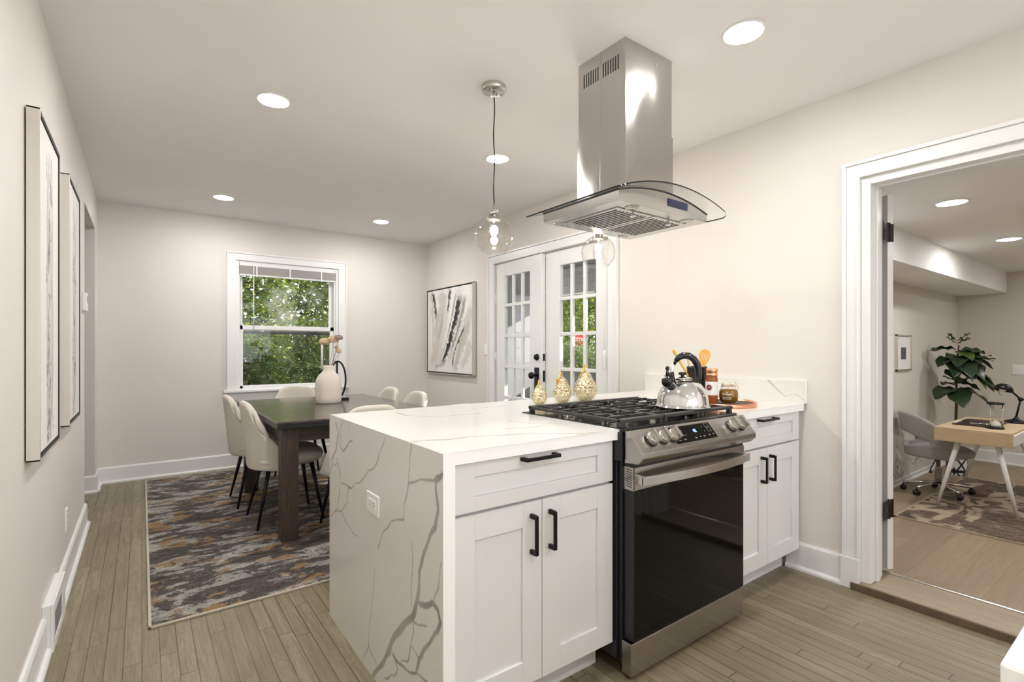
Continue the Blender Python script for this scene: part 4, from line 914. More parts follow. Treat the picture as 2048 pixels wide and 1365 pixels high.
st = [(.26, .2, (.62, .59, .53), [(.55, .95), (.70, .5), (.9, .05)]), (.22, .2, (.67, .65, .61), [(.2, .9), (.3, .5), (.5, .1)]), (.16, .12, (.60, .58, .53), [(.0, .75), (.2, .45), (.35, .1)]), (.12, .08, (.62, .59, .53), [(.95, .95), (.80, .6), (.85, .3), (.98, .05)]), (.16, .1, (.66, .64, .60), [(.5, .95), (.62, .5), (.80, .05)]), (.10, .12, (.58, .56, .50), [(.05, .5), (.25, .25), (.4, .02)]), (.08, .05, (.45, .44, .42), [(.62, .92), (.68, .6), (.78, .38)])]
st += [strk(*q) for q in STROKES]+[strk(q[0]*.3, .75, [(y+.03, z+.01) for y, z in q[2]]) for q in STROKES[:4]]
b = MB(); bake_grid(b, (xa-.036, ya, za), (0, yb-ya, 0), (0, 0, zb_-za), 260, 250, st, (.80, .79, .76), brush_alpha, .02, 26)
b.box((xa-.0356, ya, za), (xa-.016, yb, zb_)); fill_attr(b, (.78, .77, .74)); part('canvas', b, 'canvas', t, recalc=False)

# floor register box
t = thing('wall_register', (XL, 2.9, 0), 'white heating register box with grey grille low on the left wall', 'heating vent')
b = MB(); y0, y1 = 2.70, 3.08; xo = XL+.036
b.box((xo-.01, y0, 0), (xo, y0+.04, .19)); b.box((xo-.01, y1-.10, 0), (xo, y1, .19)); b.box((xo-.01, y0+.04, 0), (xo, y1-.10, .035)); b.box((xo-.01, y0+.04, .145), (xo, y1-.10, .19)); b.box((XL, y0, 0), (xo-.010, y1, .19))
part('register_box', b, 'trim', t, .002)
b = MB()
for i in range(12): b.box((xo-.009, y0+.045+i*.0195, .038), (xo-.003, y0+.056+i*.0195, .143))
b.box((xo-.0095, y0+.04, .036), (xo-.0085, y1-.10, .144)); part('grille', b, mat('grey_grille', (.34, .34, .38), .45, .3), t)

# ================================================================== DINING GROUP
b = MB(); b.box((.03, 2.68, 0.0005), (2.45, 5.66, .009)); rgo = thing('area_rug', (1.24, 4.2, 0), 'large abstract rug in charcoal, cream and ochre under the dining table', 'rug'); part('rug_pile', b, 'rug', rgo)
b = MB()
for a_, c_ in (((.022, 2.672), (2.458, 2.684)), ((.022, 5.656), (2.458, 5.668)), ((.022, 2.672), (.034, 5.668)), ((2.446, 2.672), (2.458, 5.668))): b.box((*a_, .0005), (*c_, .0105))
part('rug_binding', b, 'rug_border', rgo, .002)
ZR = .0115
TX0, TX1, TY0, TY1, TZ = .655, 1.752, 3.275, 4.86, .768
dt = thing('dining_table', (1.2, 4.07, ZR), 'dark wood rectangular dining table with thick square legs', 'dining table')
part('tabletop', bx((TX0, TY0, TZ-.012), (TX1, TY1, TZ)), 'table_top', dt, .002); part('tabletop_edge', bx((TX0+.0005, TY0+.0005, TZ-.046), (TX1-.0005, TY1-.0005, TZ-.0115)), 'table_edge', dt, .002)
for x in (.695, 1.612):
    for y in (3.345, 4.70): part('leg', bx((x, y, ZR), (x+.10, y+.10, TZ-.046)), 'leg_wood', dt, .003)
b = MB(); b.box((.79, 3.36, .625), (1.62, 3.385, TZ-.046)); b.box((.79, 4.755, .625), (1.62, 4.78, TZ-.046)); b.box((.71, 3.44, .625), (.735, 4.71, TZ-.046)); b.box((1.67, 3.44, .625), (1.695, 4.71, TZ-.046)); part('apron', b, 'apron_wood', dt, .002)

def make_chair(label):
    t = thing('dining_chair', (0, 0, 0), label, 'dining chair', 'cream upholstered chairs around the dining table')
    # seat cushion, faces +X
    def sf(u, v):
        a = 2*PI*u; ca, sa = math.cos(a), math.sin(a); e = .62
        X_ = math.copysign(abs(ca)**e, ca)*.232; Y_ = math.copysign(abs(sa)**e, sa)*.228
        k = math.sin(PI*min(1, max(0, v)))**.38 if 0 < v < 1 else 0
        z = .395+.10*v; zz = .445-.055*math.cos(PI*v)
        return (X_*(.02+.98*k)+.012, Y_*(.02+.98*k), zz+(.012*(X_/.23)*v))
    b = MB(); b.grid(sf, 40, 13, wrap=True); part('seat', b, 'beige_fabric', t)
    def bf(u, v):
        s = 2*u-1; a = s*PI*.5; vv = v
        wv = .238-.055*vv**2.2
        # rounded top corners
        ztop = .845-.17*abs(s)**3.2
        z = .375+(ztop-.375)*vv
        wrap_ = .24*(1-vv)+.05
        x = -.222-.045*vv+wrap_*(1-math.cos(a))
        return (x, wv*math.sin(a), z)
    b = MB(); b.grid(bf, 17, 11); o = part('backrest', b, 'beige_fabric', t)
    k = o.modifiers.new('solid', 'SOLIDIFY'); k.thickness = .045; k.offset = 0
    k = o.modifiers.new('sub', 'SUBSURF'); k.levels = 2; k.render_levels = 2
    for sx in (-1, 1):
        for sy in (-1, 1):
            part('leg', MB().tube([(sx*.135+.01, sy*.13, .405), (sx*.212, sy*.200, 0.0)], [.016, .008], 12), 'black_metal', t)
    b = MB(); b.box((-.15, -.15, .392), (.16, .15, .402)); part('seat_plate', b, 'black_metal', t)
    return t
ch = make_chair('cream upholstered chair on the left side of the table, nearer the camera')
ch.location = (.825, 3.865, ZR)
dup(ch, (.79, 4.455, ZR), 0, 'cream upholstered chair on the left side of the table, nearer the window')
dup(ch, (1.21, 4.94, ZR), -PI/2, 'cream upholstered chair at the far end of the table, in front of the window')
dup(ch, (1.19, 3.36, ZR), PI/2, 'cream upholstered chair at the near end of the table, beside the waterfall panel')
dup(ch, (1.665, 3.085, ZR), PI/2, 'cream upholstered chair at the near end of the table, behind the peninsula')
dup(ch, (1.62, 3.875, ZR), PI, 'cream upholstered chair on the right side of the table, nearer the peninsula')
dup(ch, (1.63, 4.47, ZR), PI, 'cream upholstered chair on the right side of the table, nearer the far wall')

VX, VY = 1.235, 4.228
vs = thing('ceramic_vase', (VX, VY, TZ), 'matte cream bottle-shaped ceramic vase on the dining table', 'vase')
prof = [(.001, .001), (.094, .001), (.100, .006), (.103, .05), (.105, .12), (.103, .165), (.094, .197), (.078, .225), (.055, .250), (.042, .264), (.040, .275), (.040, .305), (.038, .307), (.035, .305), (.035, .27), (.001, .25)]
part('vase_body', MB().lathe(prof, (VX, VY, TZ), 56), 'ceramic', vs)
M['dried'] = mat('dried_cream_bloom', (.66, .50, .32), .9); M['dried_dark'] = mat('dried_brown_bloom', (.36, .29, .24), .9); M['stem'] = mat('dried_stem', (.26, .20, .12), .8)
def vp(a, z, f=0): return Vector((VX, VY, TZ))+Rv*a+Fv*f+Vector((0, 0, z))
def bloom(kind, base_, head, r, label, flat=.62):
    t = thing('dried_flower', base_, label, 'dried flower', 'dried flowers in the cream vase')
    base_ = Vector(base_); head = Vector(head); mid = (base_+head)/2+Rv*.004
    part('stem', MB().tube([base_, mid, head], .0016, 6), 'stem', t)
    b = MB(); rr = random.Random(int(r*1e5))
    for i in range(220):
        th_ = rr.random()*2*PI; cz = rr.uniform(-.75, 1); q = math.sqrt(max(0, 1-cz*cz)); p = Vector((q*math.cos(th_)*r, q*math.sin(th_)*r, cz*r*flat))
        b.sphere(head+p*.86, r*.17, 6)
    b.sphere(head, r*.86, 12, (1, 1, flat)); part('bloom', b, 'dried_dark' if kind == 'd' else 'dried', t)
bloom('c', vp(-.02, .262), vp(-.03, .500), .046, 'cream dried pompom flower leaning left in the vase')
bloom('c', vp(.005, .262), vp(.040, .520), .047, 'largest cream dried flower standing tallest in the vase')
bloom('d', vp(.018, .262), vp(.087, .535, -.012), .036, 'brownish dried flower head on the right of the vase')
bloom('c', vp(.01, .262, .012), vp(.086, .425), .022, 'small cream dried pompom low on the right of the vase', .95)
bloom('c', vp(.0, .262, .015), vp(.062, .455, .02), .018, 'tiny cream dried bud just under the tall blooms', .95)

cb = (1.425, 4.395)
t = thing('candle_holder', (*cb, TZ), 'black metal ring candle holder standing behind the vase', 'candle holder')
def cpnt(a, z): return Vector((*cb, TZ))+Rv*a+Vector((0, 0, z))
part('base_block', bx((cb[0]-.03, cb[1]-.02, TZ), (cb[0]+.03, cb[1]+.02, TZ+.018)), 'black_metal', t, .002)
b = MB(); b.tube([cpnt(-.062+.068*math.cos(q*PI/24), .175+.158*math.sin(q*PI/24)) for q in range(48)], .008, 8, closed=True); part('ring', b, 'black_metal', t)
part('upright', MB().tube([cpnt(-.07, .20), cpnt(-.07, .325)], .008, 8), 'black_metal', t)
b = MB(); b.tube([cpnt(-.20, .228), cpnt(-.13, .2), cpnt(-.07, .2)], .006, 8); part('arm', b, 'black_metal', t)
b = MB(); b.lathe([(.001, .225), (.026, .225), (.026, .26), (.014, .26)], tuple(cpnt(-.20, 0)), 20); part('candle_cup', b, 'black_metal', t)
c_ = thing('taper_candle', cpnt(-.20, .245), 'slim white taper candle left of the vase', 'candle'); b = MB(); b.lathe([(.010, .256), (.009, .49), (.003, .497)], tuple(cpnt(-.20, 0)), 16); part('wax', b, 'plastic', c_); part('wick', MB().tube([cpnt(-.20, .495), cpnt(-.198, .508)], .001, 6), 'slot', c_)

# near counter at the lower right corner
t = thing('kitchen_counter', (1.3, -.2, 0), 'white quartz topped counter corner at the lower right edge', 'counter')
b = MB(); b.box((.660, -.50, .874), (2.2, .112, .914)); fill_attr(b, WHITE); part('counter_slab', b, 'quartz', t, .004); part('cabinet_body', bx((.69, -.48, 0), (2.2, .085, .874)), 'cabinet', t)

# ================================================================== OFFICE
b = MB(); b.box((5.10, -1.2, OF+.0005), (7.24, 1.50, OF+.010)); ro = thing('office_rug', (6.2, .2, OF), 'brown and cream patterned rug under the office desk', 'rug'); part('rug_pile', b, 'rug_office', ro)
b = MB()
for a_, c_ in (((5.092, 1.495), (7.248, 1.51)), ((5.092, -1.2), (5.104, 1.51)), ((7.236, -1.2), (7.248, 1.51))): b.box((*a_, OF+.0005), (*c_, OF+.0115))
part('rug_binding', b, mat('tan_rug_binding', (.42, .34, .25), .9), ro)
OZ = OF+.010
dk = thing('writing_desk', (6.3, 1.1, OZ), 'pale oak writing desk with splayed white legs', 'desk')
dx0, dx1, dy0, dy1, dz0, dz1 = 5.70, 6.80, .89, 1.392, .398, .518
part('desk_box', bx((dx0, dy0, dz0), (dx1, dy1, dz1)), 'desk_wood', dk, .003)
f = part('drawer', bx((dx0+.03, dy0-.012, dz0+.012), (dx1-.03, dy0+.001, dz1-.018)), 'white_metal', dk, .002, label='white drawer front')
for (x, y, bx_, by) in ((5.80, 1.25, 5.762, 1.385), (5.80, .99, 5.785, .868), (6.66, 1.25, 6.80, 1.43), (6.66, .99, 6.80, .84)):
    part('leg', MB().tube([(x, y, dz0-.012), (bx_, by, OZ)], [.021, .012], 14).lathe([(.034, dz0-.014), (.034, dz0)], (x, y, 0), 14), 'white_metal', dk)
# notebook, pen
t = thing('open_notebook', (6.2, 1.2, dz1), 'dark open notebook lying on the desk', 'notebook')
b = MB(); b.box((5.98, 1.04, dz1+.0005), (6.50, 1.33, dz1+.012)); part('cover', b, mat('dark_leather', (.035, .018, .016), .35), t, .003)
part('page_edges', bx((6.00, 1.31, dz1+.013), (6.22, 1.332, dz1+.022)), 'paper', t)
t = thing('pen', (6.1, 1.17, dz1+.02), 'silver pen resting on the dark notebook', 'pen'); part('barrel', MB().tube([(6.05, 1.22, dz1+.018), (6.09, 1.08, dz1+.018)], .0055, 10), 'chrome', t)
# hourglass
hx_, hy_ = 5.96, 1.035
t = thing('hourglass', (hx_, hy_, dz1), 'hourglass with black discs and white sand on the desk', 'hourglass')
for z in (dz1+.0005, dz1+.212): part('disc', MB().lathe([(.001, 0), (.058, 0), (.058, .016), (.001, .016)], (hx_, hy_, z), 36), 'black_metal', t)
for a_ in range(3): part('post', MB().tube([(hx_+.046*math.cos(a_*2.09+.5), hy_+.046*math.sin(a_*2.09+.5), dz1+.016), (hx_+.046*math.cos(a_*2.09+.5), hy_+.046*math.sin(a_*2.09+.5), dz1+.213)], .0035, 8), 'chrome', t)
zc = dz1+.114; b = MB(); b.lathe([(.036, zc-.097), (.038, zc-.06), (.028, zc-.03), (.004, zc), (.028, zc+.03), (.038, zc+.06), (.036, zc+.097)], (hx_, hy_, 0), 30, cap=False); part('glass_bulbs', b, 'jar_glass', t)
b = MB(); b.lathe([(.034, zc-.096), (.036, zc-.07), (.022, zc-.05), (.001, zc-.04)], (hx_, hy_, 0), 28); part('sand', b, 'plastic', t)
# desk lamp
lx, ly = 6.58, 1.000
t = thing('desk_lamp', (lx, ly, dz1), 'black metal desk lamp with dome shade and jointed arm', 'desk lamp')
part('lamp_base', MB().lathe([(.001, 0), (.085, 0), (.085, .012), (.07, .022), (.03, .032), (.014, .05), (.012, .06)], (lx, ly, dz1+.0005), 36), 'black_metal', t)
j1 = Vector((lx, ly, dz1+.06)); j2 = j1+Rv*.04+Vector((0, 0, .16)); j3 = j2-Rv*.105+Vector((0, 0, .095))
part('lower_arm', MB().tube([j1, j2], .008, 10), 'black_metal', t); part('joint', MB().sphere(j2, .020, 14).tube([j2-Fv*.02+Rv*.01, j2+Rv*.03], .007, 8), 'black_metal', t); part('upper_arm', MB().tube([j2, j3], .008, 10), 'black_metal', t)
b = MB(); b.lathe([(.012, .052), (.028, .050), (.052, .034), (.068, .010), (.073, -.014), (.071, -.014), (.066, .008), (.05, .030), (.026, .046), (.001, .046)], (0, 0, 0), 36)
b.xf(Matrix.Translation(j3-Rv*.055+Vector((0, 0, .0))) @ Matrix.Rotation(math.radians(16), 4, Fv)); part('lamp_shade', b, 'black_metal', t)
b = MB(); b.sphere(j3-Rv*.06+Vector((0, 0, .004)), .028, 14); part('lamp_bulb', b, 'plastic', t)
# office chair
ocx, ocy = 6.26, 1.495
oc = thing('office_chair', (ocx, ocy, OF), 'grey velvet swivel chair with chrome five-star base', 'office chair')
yaw_c = math.radians(-62)    # the way the seat faces
mx = Matrix.Translation((ocx, ocy, OF)) @ Matrix.Rotation(yaw_c, 4, 'Z')
def sf(u, v):
    a = 2*PI*u; ca, sa = math.cos(a), math.sin(a); e = .75; k = math.sin(PI*v)**.4 if 0 < v < 1 else 0
    return (math.copysign(abs(ca)**e, ca)*.24*(.02+.98*k)+.02, math.copysign(abs(sa)**e, sa)*.24*(.02+.98*k), .42-.055*math.cos(PI*v))
b = MB(); b.grid(sf, 40, 13, wrap=True); b.xf(mx); part('seat', b, 'grey_fabric', oc)
# barrel back: upper band with open gap above the seat
def bk(u, v):
    s = 2*u-1; a = s*math.radians(112); top = .795-.27*abs(s)**2.6; bot = .60-.165*abs(s)**1.5
    z = bot+(top-bot)*v; r = .245+.035*v*(1-abs(s))
    return (-.02-r*math.cos(a), r*math.sin(a)*1.02, z)
b = MB(); b.grid(bk, 25, 6); b.xf(mx); o = part('backrest', b, 'grey_fabric', oc)
k = o.modifiers.new('solid', 'SOLIDIFY'); k.thickness = .045; k.offset = 0; k = o.modifiers.new('sub', 'SUBSURF'); k.levels = 2; k.render_levels = 2
def sh(u, v):
    s = 2*u-1; a = s*math.radians(112); z = .375+(.125+.07*abs(s)**2*0)*v+.0; top = .46+.04*abs(s); z = .37+(top-.37)*v; r = .235+.012*v
    return (-.01-r*math.cos(a), r*math.sin(a), z)
b = MB(); b.grid(sh, 41, 6); b.xf(mx); o = part('seat_shell', b, 'grey_fabric', oc); k = o.modifiers.new('solid', 'SOLIDIFY'); k.thickness = .03; k.offset = 0
for q0, q1 in ((-112, -60), (64, 116)):
    b = MB(); b.tube([(-.01-.25*math.cos(a), .25*math.sin(a), .50) for a in [math.radians(q) for q in range(q0, q1, 6)]], .028, 10, flat=(.8, 1.6)); b.xf(mx); part('arm_pad', b, 'grey_fabric', oc)
part('gas_lift', MB().lathe([(.028, .10), (.028, .26), (.030, .262), (.018, .264), (.018, .37)], (ocx, ocy, OF), 24), 'chrome', oc)
part('tilt_lever', MB().tube([(ocx-.03, ocy, OF+.36), (ocx-.16, ocy+.02, OF+.26), (ocx-.165, ocy+.02, OF+.22)], [.005, .005, .014], 8), 'black_plastic', oc)
for i, (px_, py_) in enumerate(((6.16, 1.755), (5.985, 1.61), (6.545, 1.60), (6.09, 1.305), (6.42, 1.285))):
    q = Vector((px_-ocx, py_-ocy, 0)).normalized()*.27; e = Vector((ocx, ocy, OF))+q
    zf = OZ-OF if e.y < 1.51 and e.x > 5.09 else 0
    arm = part('base_arm', MB().tube([(ocx, ocy, OF+.115), e+Vector((0, 0, .075))], [.018, .011], 10), 'chrome', oc)
    b = MB(); b.lathe([(.001, -.022), (.022, -.022), (.026, -.018), (.026, -.004), (.018, -.002), (.018, .002), (.026, .004), (.026, .018), (.022, .022), (.001, .022)], (0, 0, 0), 20, 'X')
    b.xf(Matrix.Translation(e+Vector((0, 0, .027+zf))) @ Matrix.Rotation(i*1.1, 4, 'Z')); b.tube([e+Vector((0, 0, .04+zf)), e+Vector((0, 0, .08))], .008, 8); part('caster', b, 'black_plastic', arm)
# fiddle leaf fig
fx, fy = 7.36, 1.60
fg = thing('fiddle_leaf_fig', (fx, fy, OF), 'fiddle leaf fig tree in a patterned pot behind the office desk', 'potted plant')
M['pot'] = mat('black_white_leaf_pattern', (.8, .8, .78), .5); n = NT(M['pot']); s = n.sep(n.pos())
an = n.math('ARCTAN2', n.math('SUBTRACT', s[1], fy), n.math('SUBTRACT', s[0], fx)); u_ = n.math('MULTIPLY', an, 3.2); v_ = n.math('MULTIPLY', s[2], 21)
w1_ = n.math('ABSOLUTE', n.math('SINE', n.math('ADD', u_, v_))); w2_ = n.math('ABSOLUTE', n.math('SINE', n.math('SUBTRACT', u_, v_)))
w3_ = n.math('ABSOLUTE', n.math('SINE', n.math('MULTIPLY', v_, 1.0)))
f_ = n.math('MINIMUM', n.math('MINIMUM', w1_, w2_), w3_); n.col(n.ramp(f_, [(.30, (.02, .02, .02)), (.34, (.80, .80, .78))], 'LINEAR'))
part('planter', MB().lathe([(.001, .001), (.085, .001), (.088, .01), (.105, .26), (.105, .28), (.098, .28), (.095, .24), (.001, .24)], (fx, fy, OF), 36), 'pot', fg)
M['bark'] = mat('brown_bark', (.10, .055, .04), .8)
part('trunk', MB().tube([(fx, fy, OF+.2), (fx-.01, fy+.005, .25), (fx+.005, fy, .60), (fx+.0, fy, .95), (fx+.01, fy-.02, 1.25)], [.016, .014, .013, .010, .006], 10), 'bark', fg)
def leafmat(name, c, trn=.25):
    m = mat(name, c, .35); n = NT(m); g = n.noise(n.pos(), 14, 2); n.col(n.mix(g, c, tuple(x*.6 for x in c))); n.b.inputs['Subsurface Weight'].default_value = 0
    return m
M['leaf_dark'] = leafmat('dark_fig_leaf', (.030, .060, .022)); M['leaf_mid'] = leafmat('green_fig_leaf', (.075, .15, .030))
def fig_leaf(b, root, dirv, L, W_, droop=.35, roll=0):
    dirv = Vector(dirv).normalized(); side = dirv.cross(Vector((0, 0, 1))).normalized(); upv = side.cross(dirv).normalized()
    side = (side*math.cos(roll)+upv*math.sin(roll)); upv = side.cross(dirv).normalized()
    def fn(u, v):
        t_ = v; wv = W_*(math.sin(PI*min(1, t_**.75))**.6)*(1+.18*math.sin(t_*PI*2+PI)) if 0 < t_ < 1 else .002
        s_ = (u*2-1)
        p = Vector(root)+dirv*(L*t_)+side*(s_*wv)+upv*(abs(s_)*wv*.28+.012*math.sin(t_*14+s_*2)*abs(s_)); p.z -= droop*L*t_*t_
        return p
    b.grid(fn, 7, 12)
LV = [  # height, side offset along view right, toward view, length, width, droop, dark?, up tilt
 (1.30, -.9, -.2, .13, .016, .0, 0, .8), (1.30, .8, -.3, .13, .022, .0, 0, .7), (1.28, -.3, .9, .10, .02, .1, 0, .9), (1.27, .4, -1, .12, .03, .1, 0, .6),
 (1.20, -1, -.1, .27, .055, .12, 1, .05), (1.18, .6, -.8, .22, .08, .4, 1, .2), (1.16, -.1, -1, .20, .085, .6, 0, .2), (1.15, .9, -.2, .26, .075, .25, 1, .25), (1.10, -1, -.3, .27, .085, .35, 1, .0),
 (1.10, -.6, -.6, .25, .09, .7, 1, -.1), (1.05, .2, -1, .26, .095, .7, 1, .0), (1.05, 1, -.4, .33, .07, .1, 1, .25), (1.03, .9, -.1, .36, .08, .05, 0, .3), (1.0, .8, -.6, .30, .085, .9, 0, .1), (1.0, 1, -.2, .34, .07, .8, 1, .0), (.98, -.5, -.5, .22, .09, .5, 1, .0), (.98, .5, .5, .25, .09, .5, 1, .1), (1.08, .6, -.9, .30, .08, .3, 1, .3), (1.1, 1, .3, .38, .07, .3, 0, .1),
 (1.12, -.8, -.9, .26, .1, .5, 1, .1), (1.14, .3, -1, .22, .1, .5, 1, .1), (1.08, -.3, -1, .27, .11, .7, 1, .0), (1.02, -.2, -1, .24, .11, .6, 1, -.1), (1.0, .3, -1, .26, .1, .9, 0, .0), (1.1, .9, -.6, .28, .09, .5, 1, .1), (.97, .7, -.8, .34, .1, .8, 1, .0), (1.05, .8, .2, .4, .09, .4, 1, .1), (1.2, -.8, .3, .22, .08, .3, 1, .2),
 (.84, -.9, -.5, .18, .085, .1, 0, .35), (.84, .9, -.4, .20, .085, .1, 1, .35), (.82, .8, -.9, .19, .06, .5, 0, .0), (.82, -.2, -1, .13, .06, .2, 0, .5), (.80, .2, 1, .2, .08, .3, 1, .2),
 (.75, -1, -.2, .27, .11, .5, 1, .1), (.75, .5, -.7, .28, .12, .7, 1, .0), (.74, -.5, -.9, .25, .11, .7, 1, .0), (.75, .6, .6, .25, .1, .6, 1, .0), (.26, -1, -.1, .22, .035, .1, 1, .1), (.22, -1, .4, .24, .03, .35, 1, .1)]
for q, (z, a_, c_, L, W_, dr_, dk_, ut) in enumerate(LV):
    dv = Rv*a_+Fv*c_+Vector((0, 0, ut)); b = MB(); root = Vector((fx, fy, z)); d0 = (Rv*a_+Fv*c_).normalized()*.03
    b.tube([root, root+d0+Vector((0, 0, .01))], .003, 6); fig_leaf(b, root+d0*.8+Vector((0, 0, .008)), dv, L, W_, dr_, (q % 5-2)*.12); part('leaf', b, 'leaf_dark' if dk_ else 'leaf_mid', fg, recalc=False)
# office picture
t = thing('framed_print', (6.45, OY1, 1.0), 'small framed print in a silver frame on the left office wall', 'picture')
b = MB(); x0, x1, z0, z1 = 6.24, 6.68, .98, 1.36; w_ = .018
b.box((x0, OY1-.02, z0), (x0+w_, OY1-.001, z1)); b.box((x1-w_, OY1-.02, z0), (x1, OY1-.001, z1)); b.box((x0, OY1-.02, z0), (x1, OY1-.001, z0+w_)); b.box((x0, OY1-.02, z1-w_), (x1, OY1-.001, z1)); part('frame', b, 'silver_frame', t, .001)
part('mat_board', bx((x0+w_, OY1-.010, z0+w_), (x1-w_, OY1-.002, z1-w_)), 'label_white', t); part('print', bx((x0+.14, OY1-.012, z0+.12), (x1-.15, OY1-.0098, z1-.135)), mat('dark_blue_grey_print', (.08, .09, .11), .5), t); 

# ================================================================== OUTSIDE
struct('ground_outside', bx((-30, YF+.14, -.6), (60, 60, -.5)), painted('garden_ground', (.13, .14, .07), .9, .04))
# porch beyond the French doors
M['porch_paint'] = painted('porch_grey_paint', (.30, .32, .33), .5); M['porch_dark'] = mat('porch_ceiling_dark', (.16, .15, .14), .8); M['siding'] = mat('white_clapboard', (.80, .82, .83), .5)
struct('floor_porch', bx((XR+TW, 2.0, -.5), (5.5, 6.1, -.06)), 'porch_paint')
struct('ceiling_porch', bx((XR+TW, 1.95, 2.52), (5.6, 6.2, 2.58)), 'porch_dark')
b = MB(); b.box((XR+TW, 6.0, -.3), (4.95, 6.08, 2.52)); struct('wall_porch', b, 'porch_paint')
b = MB()
for i, z in enumerate((2.05, 2.19, 2.33)): b.prism([(5.28, 2.0, z), (5.30, 2.0, z), (5.30, 2.0, z+.135), (5.29, 2.0, z+.135)], (0, 4.05, 0)); 
b.box((5.30, 2.0, 2.05), (5.42, 6.1, 2.5)); b.box((5.26, 2.0, 2.40), (5.30, 6.1, 2.44)); struct('trim_11', b, 'siding')
b = MB(); b.box((5.28, 2.0, -.1), (5.40, 6.05, .84)); b.box((5.24, 2.0, .84), (5.44, 6.05, .88)); struct('wall_porch', b, 'porch_paint')
b = MB()
for y in (5.08, 2.6): b.box((5.29, y, .88), (5.39, y+.09, 2.06))
struct('trim_12', b, 'porch_paint')

def fol_mat(name, cols, seed=0.0):
    m = bpy.data.materials.new(name); m.use_nodes = True; n = NT(m); b_ = n.b; b_.inputs['Roughness'].default_value = .5
    g = n.new('ShaderNodeNewGeometry'); r_ = n.new('ShaderNodeAttribute', attribute_name='Col')
    c = n.ramp(n.sep(r_.outputs['Vector'])[0], [(i/(len(cols)-1), q) for i, q in enumerate(cols)])
    n.col(c); t_ = n.new('ShaderNodeBsdfTranslucent'); n.l.new(n.mix(.35, c, (.75, .9, .15)), t_.inputs[0]); mx_ = n.new('ShaderNodeMixShader'); mx_.inputs[0].default_value = .32
    out = n.n['Material Output']; n.l.new(b_.outputs[0], mx_.inputs[1]); n.l.new(t_.outputs[0], mx_.inputs[2]); n.l.new(mx_.outputs[0], out.inputs[0]); return m
M['fol_a'] = fol_mat('bright_green_foliage', [(.02, .05, .01), (.07, .13, .02), (.18, .26, .03), (.55, .55, .05)])
M['fol_b'] = fol_mat('deep_green_foliage', [(.008, .02, .006), (.022, .055, .015), (.05, .10, .02), (.20, .25, .05)])
M['fol_c'] = fol_mat('pale_laurel_foliage', [(.10, .20, .07), (.17, .30, .10), (.28, .42, .16)])
M['tree_bark'] = mat('dark_tree_bark', (.05, .045, .042), .9)
def foliage(c, rad, n_, ls, seed, holes=.0):
    r = random.Random(seed); b = MB(); lay = b.bm.verts.layers.float_color.new('Col'); c = Vector(c)
    # clusters so that clumps and gaps read as branches
    cl = [Vector((r.uniform(-1, 1), r.uniform(-1, 1), r.uniform(-1, 1))) for _ in range(max(8, n_//45))]
    for i in range(n_):
        k = cl[r.randrange(len(cl))]; p = k+Vector((r.gauss(0, .14), r.gauss(0, .14), r.gauss(0, .10)))
        if r.random() < holes: p = Vector((r.uniform(-1, 1), r.uniform(-1, 1), r.uniform(-1, 1)))
        if p.length > 1.25: p = p*(1/p.length)
        p = c+Vector((p.x*rad[0], p.y*rad[1], p.z*rad[2])); d_ = Vector((r.gauss(0, 1), r.gauss(0, 1), r.gauss(-.2, .6))).normalized(); s_ = d_.cross(Vector((r.gauss(0, .4), r.gauss(0, .4), 1))).normalized()
        L = ls*r.uniform(.6, 1.3); w_ = L*.30; up_ = d_.cross(s_)*L*.08
        v = [b.bm.verts.new(q) for q in (p, p+d_*L*.45+s_*w_+up_, p+d_*L, p+d_*L*.45-s_*w_+up_)]
        cc = min(1, max(0, r.gauss(.42, .25)))
        for q in v: q[lay] = (cc, cc, cc, 1)
        b.bm.faces.new(v)
    return b
def tree(name, c, rad, n_, ls, seed, m, label, cat, trunk=None, group=None, even=0.0):
    t = thing(name, (c[0], c[1], -.5), label, cat, group)
    o = part('foliage', foliage(c, rad, n_, ls, seed, even), m, t, recalc=False); 
    tr_ = trunk or (c[0], c[1], .05, c[2])
    b = MB(); r = random.Random(seed+1); b.tube([(tr_[0], tr_[1], -.5), (tr_[0]+.03, tr_[1], tr_[3]*.5), (tr_[0], tr_[1], tr_[3]+rad[2]*.5)], [tr_[2]*1.2, tr_[2], tr_[2]*.6], 10)
    for q in range(7):
        z = r.uniform(.1, .9)*(tr_[3]+rad[2]*.4); a_ = r.uniform(0, 2*PI); e = Vector((tr_[0]+math.cos(a_)*rad[0]*.8, tr_[1]+math.sin(a_)*rad[1]*.8, z+rad[2]*.35)); b.tube([(tr_[0], tr_[1], z), ((tr_[0]+e.x)/2, (tr_[1]+e.y)/2, z+rad[2]*.25), e], [tr_[2]*.25, tr_[2]*.16, .008], 6)
    part('trunk', b, 'tree_bark', t)
    return t
# seen through the dining window
tree('laurel_shrub', (1.95, 7.5, .34), (.36, .22, .36), 520, .12, 5, 'fol_c', 'pale long-leaved laurel shrub just outside the lower window pane', 'shrub')
tree('garden_shrub', (1.05, 8.1, .6), (.70, .4, .85), 9000, .075, 11, 'fol_b', 'dark green bush outside the lower left of the dining window', 'shrub', group='shrubs outside the dining window', even=.5)
tree('garden_shrub', (2.75, 9.1, .7), (.85, .4, 1.0), 9000, .075, 12, 'fol_b', 'dark green bush outside the lower right of the dining window', 'shrub', group='shrubs outside the dining window', even=.5)
tree('garden_tree', (1.25, 10.4, 2.3), (1.35, .8, 1.7), 12000, .085, 13, 'fol_a', 'sunlit yellow-green tree filling the upper left of the dining window', 'tree', group='trees outside the dining window')
tree('garden_tree', (4.05, 11.0, 2.4), (1.2, .8, 1.8), 10000, .09, 14, 'fol_a', 'sunlit tree with a thick dark trunk at the right of the dining window', 'tree', (3.35, 10.4, .12, 3.6), group='trees outside the dining window')
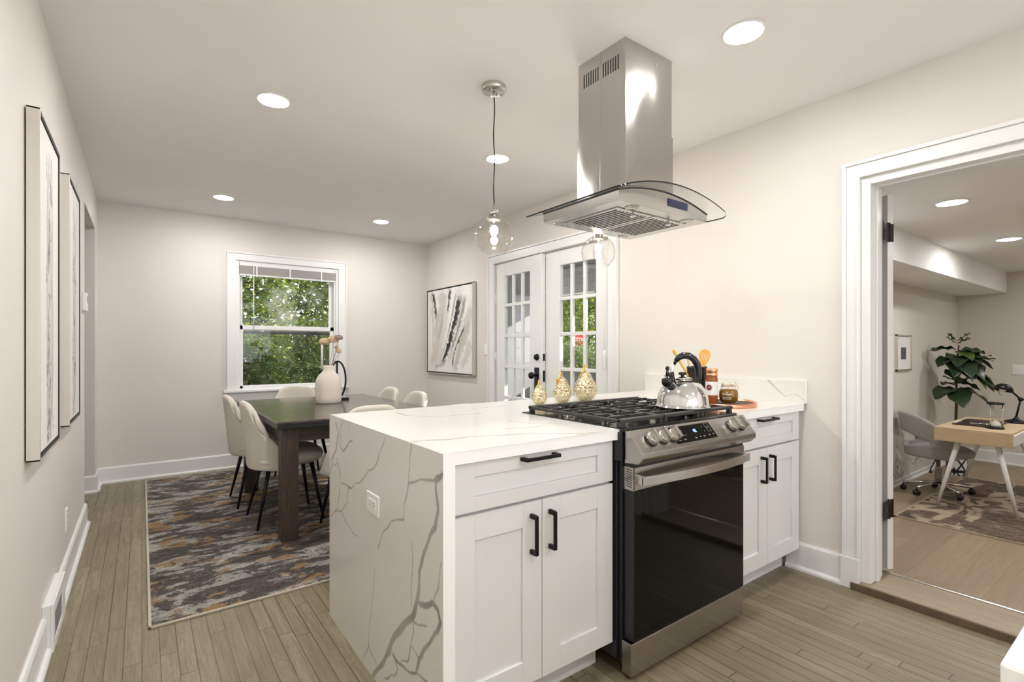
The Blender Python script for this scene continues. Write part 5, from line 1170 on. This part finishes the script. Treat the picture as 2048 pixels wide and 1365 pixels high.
tree('garden_tree', (2.6, 14.5, 2.4), (4.4, 1.2, 4.0), 30000, .24, 15, 'fol_b', 'dense dark green tree farthest back outside the dining window', 'tree', group='trees outside the dining window', even=.75)
# seen through the French doors
tree('hedge_shrub', (11.8, 13.2, .45), (2.6, 1.0, 1.0), 12000, .11, 21, 'fol_b', 'dense green hedge beyond the porch, below the stop sign', 'hedge')
tree('porch_tree', (9.4, 10.8, 3.1), (1.9, 1.0, 1.15), 14000, .12, 22, 'fol_a', 'green tree with low hanging foliage beyond the porch', 'tree')
tree('street_tree', (27, 27, 5.0), (9, 2.6, 5.0), 15000, .42, 23, 'fol_a', 'sunlit trees far across the street behind the stop sign', 'tree')
dist = 30.; sx = (1158.5-1024)/F_PX
sp_ = Vector((Fv.x+sx*Rv.x, Fv.y+sx*Rv.y, 0))*dist; zc = CAM_H+(697.64-680)/F_PX*dist
ss = thing('stop_sign', (sp_.x, sp_.y, -.5), 'red octagonal stop sign on a post seen through the French doors', 'sign')
nx = (-sp_).normalized(); sdv = Vector((0, 0, 1)).cross(nx); R8 = .36
b = MB(); b.prism([sp_+sdv*R8*1.08*math.cos(PI/8+k*PI/4)+Vector((0, 0, zc+R8*1.08*math.sin(PI/8+k*PI/4))) for k in range(8)], -nx*.01); part('white_border', b, 'label_white', ss)
b = MB(); b.prism([sp_+nx*.004+sdv*R8*math.cos(PI/8+k*PI/4)+Vector((0, 0, zc+R8*math.sin(PI/8+k*PI/4))) for k in range(8)], -nx*.004); fa = part('sign_face', b, mat('stop_sign_red', (.62, .03, .03), .4), ss)
b = MB(); b.add_mesh(text_me('STOP', .30, .003, bold=.008), basis(sp_+nx*.008+Vector((0, 0, zc)), sdv, (0, 0, 1))); part('lettering', b, 'label_white', fa)
part('post', bx((sp_.x-.03, sp_.y+.02, -.5), (sp_.x+.03, sp_.y+.06, zc+.3)), 'nickel', ss)
hs = thing('neighbour_house', (27, 33, -.5), 'pale blue-grey house across the street beyond the hedge', 'house')
q = Vector((Fv.x+(.125)*Rv.x, Fv.y+.125*Rv.y, 0))*50
part('house_wall', bx((q.x-2.2, q.y, -.5), (q.x+2.6, q.y+4, 3.2)), mat('blue_grey_siding', (.42, .50, .60), .6), hs); part('house_window', bx((q.x-.8, q.y-.03, 1.9), (q.x+.3, q.y, 2.9)), mat('dark_house_window', (.06, .09, .16), .2), hs)
b = MB(); b.prism([(q.x-2.6, q.y-.3, 3.2), (q.x+3.0, q.y-.3, 3.2), (q.x+.2, q.y-.3, 4.8)], (0, 3.6, 0)); part('house_roof', b, 'tree_bark', hs)
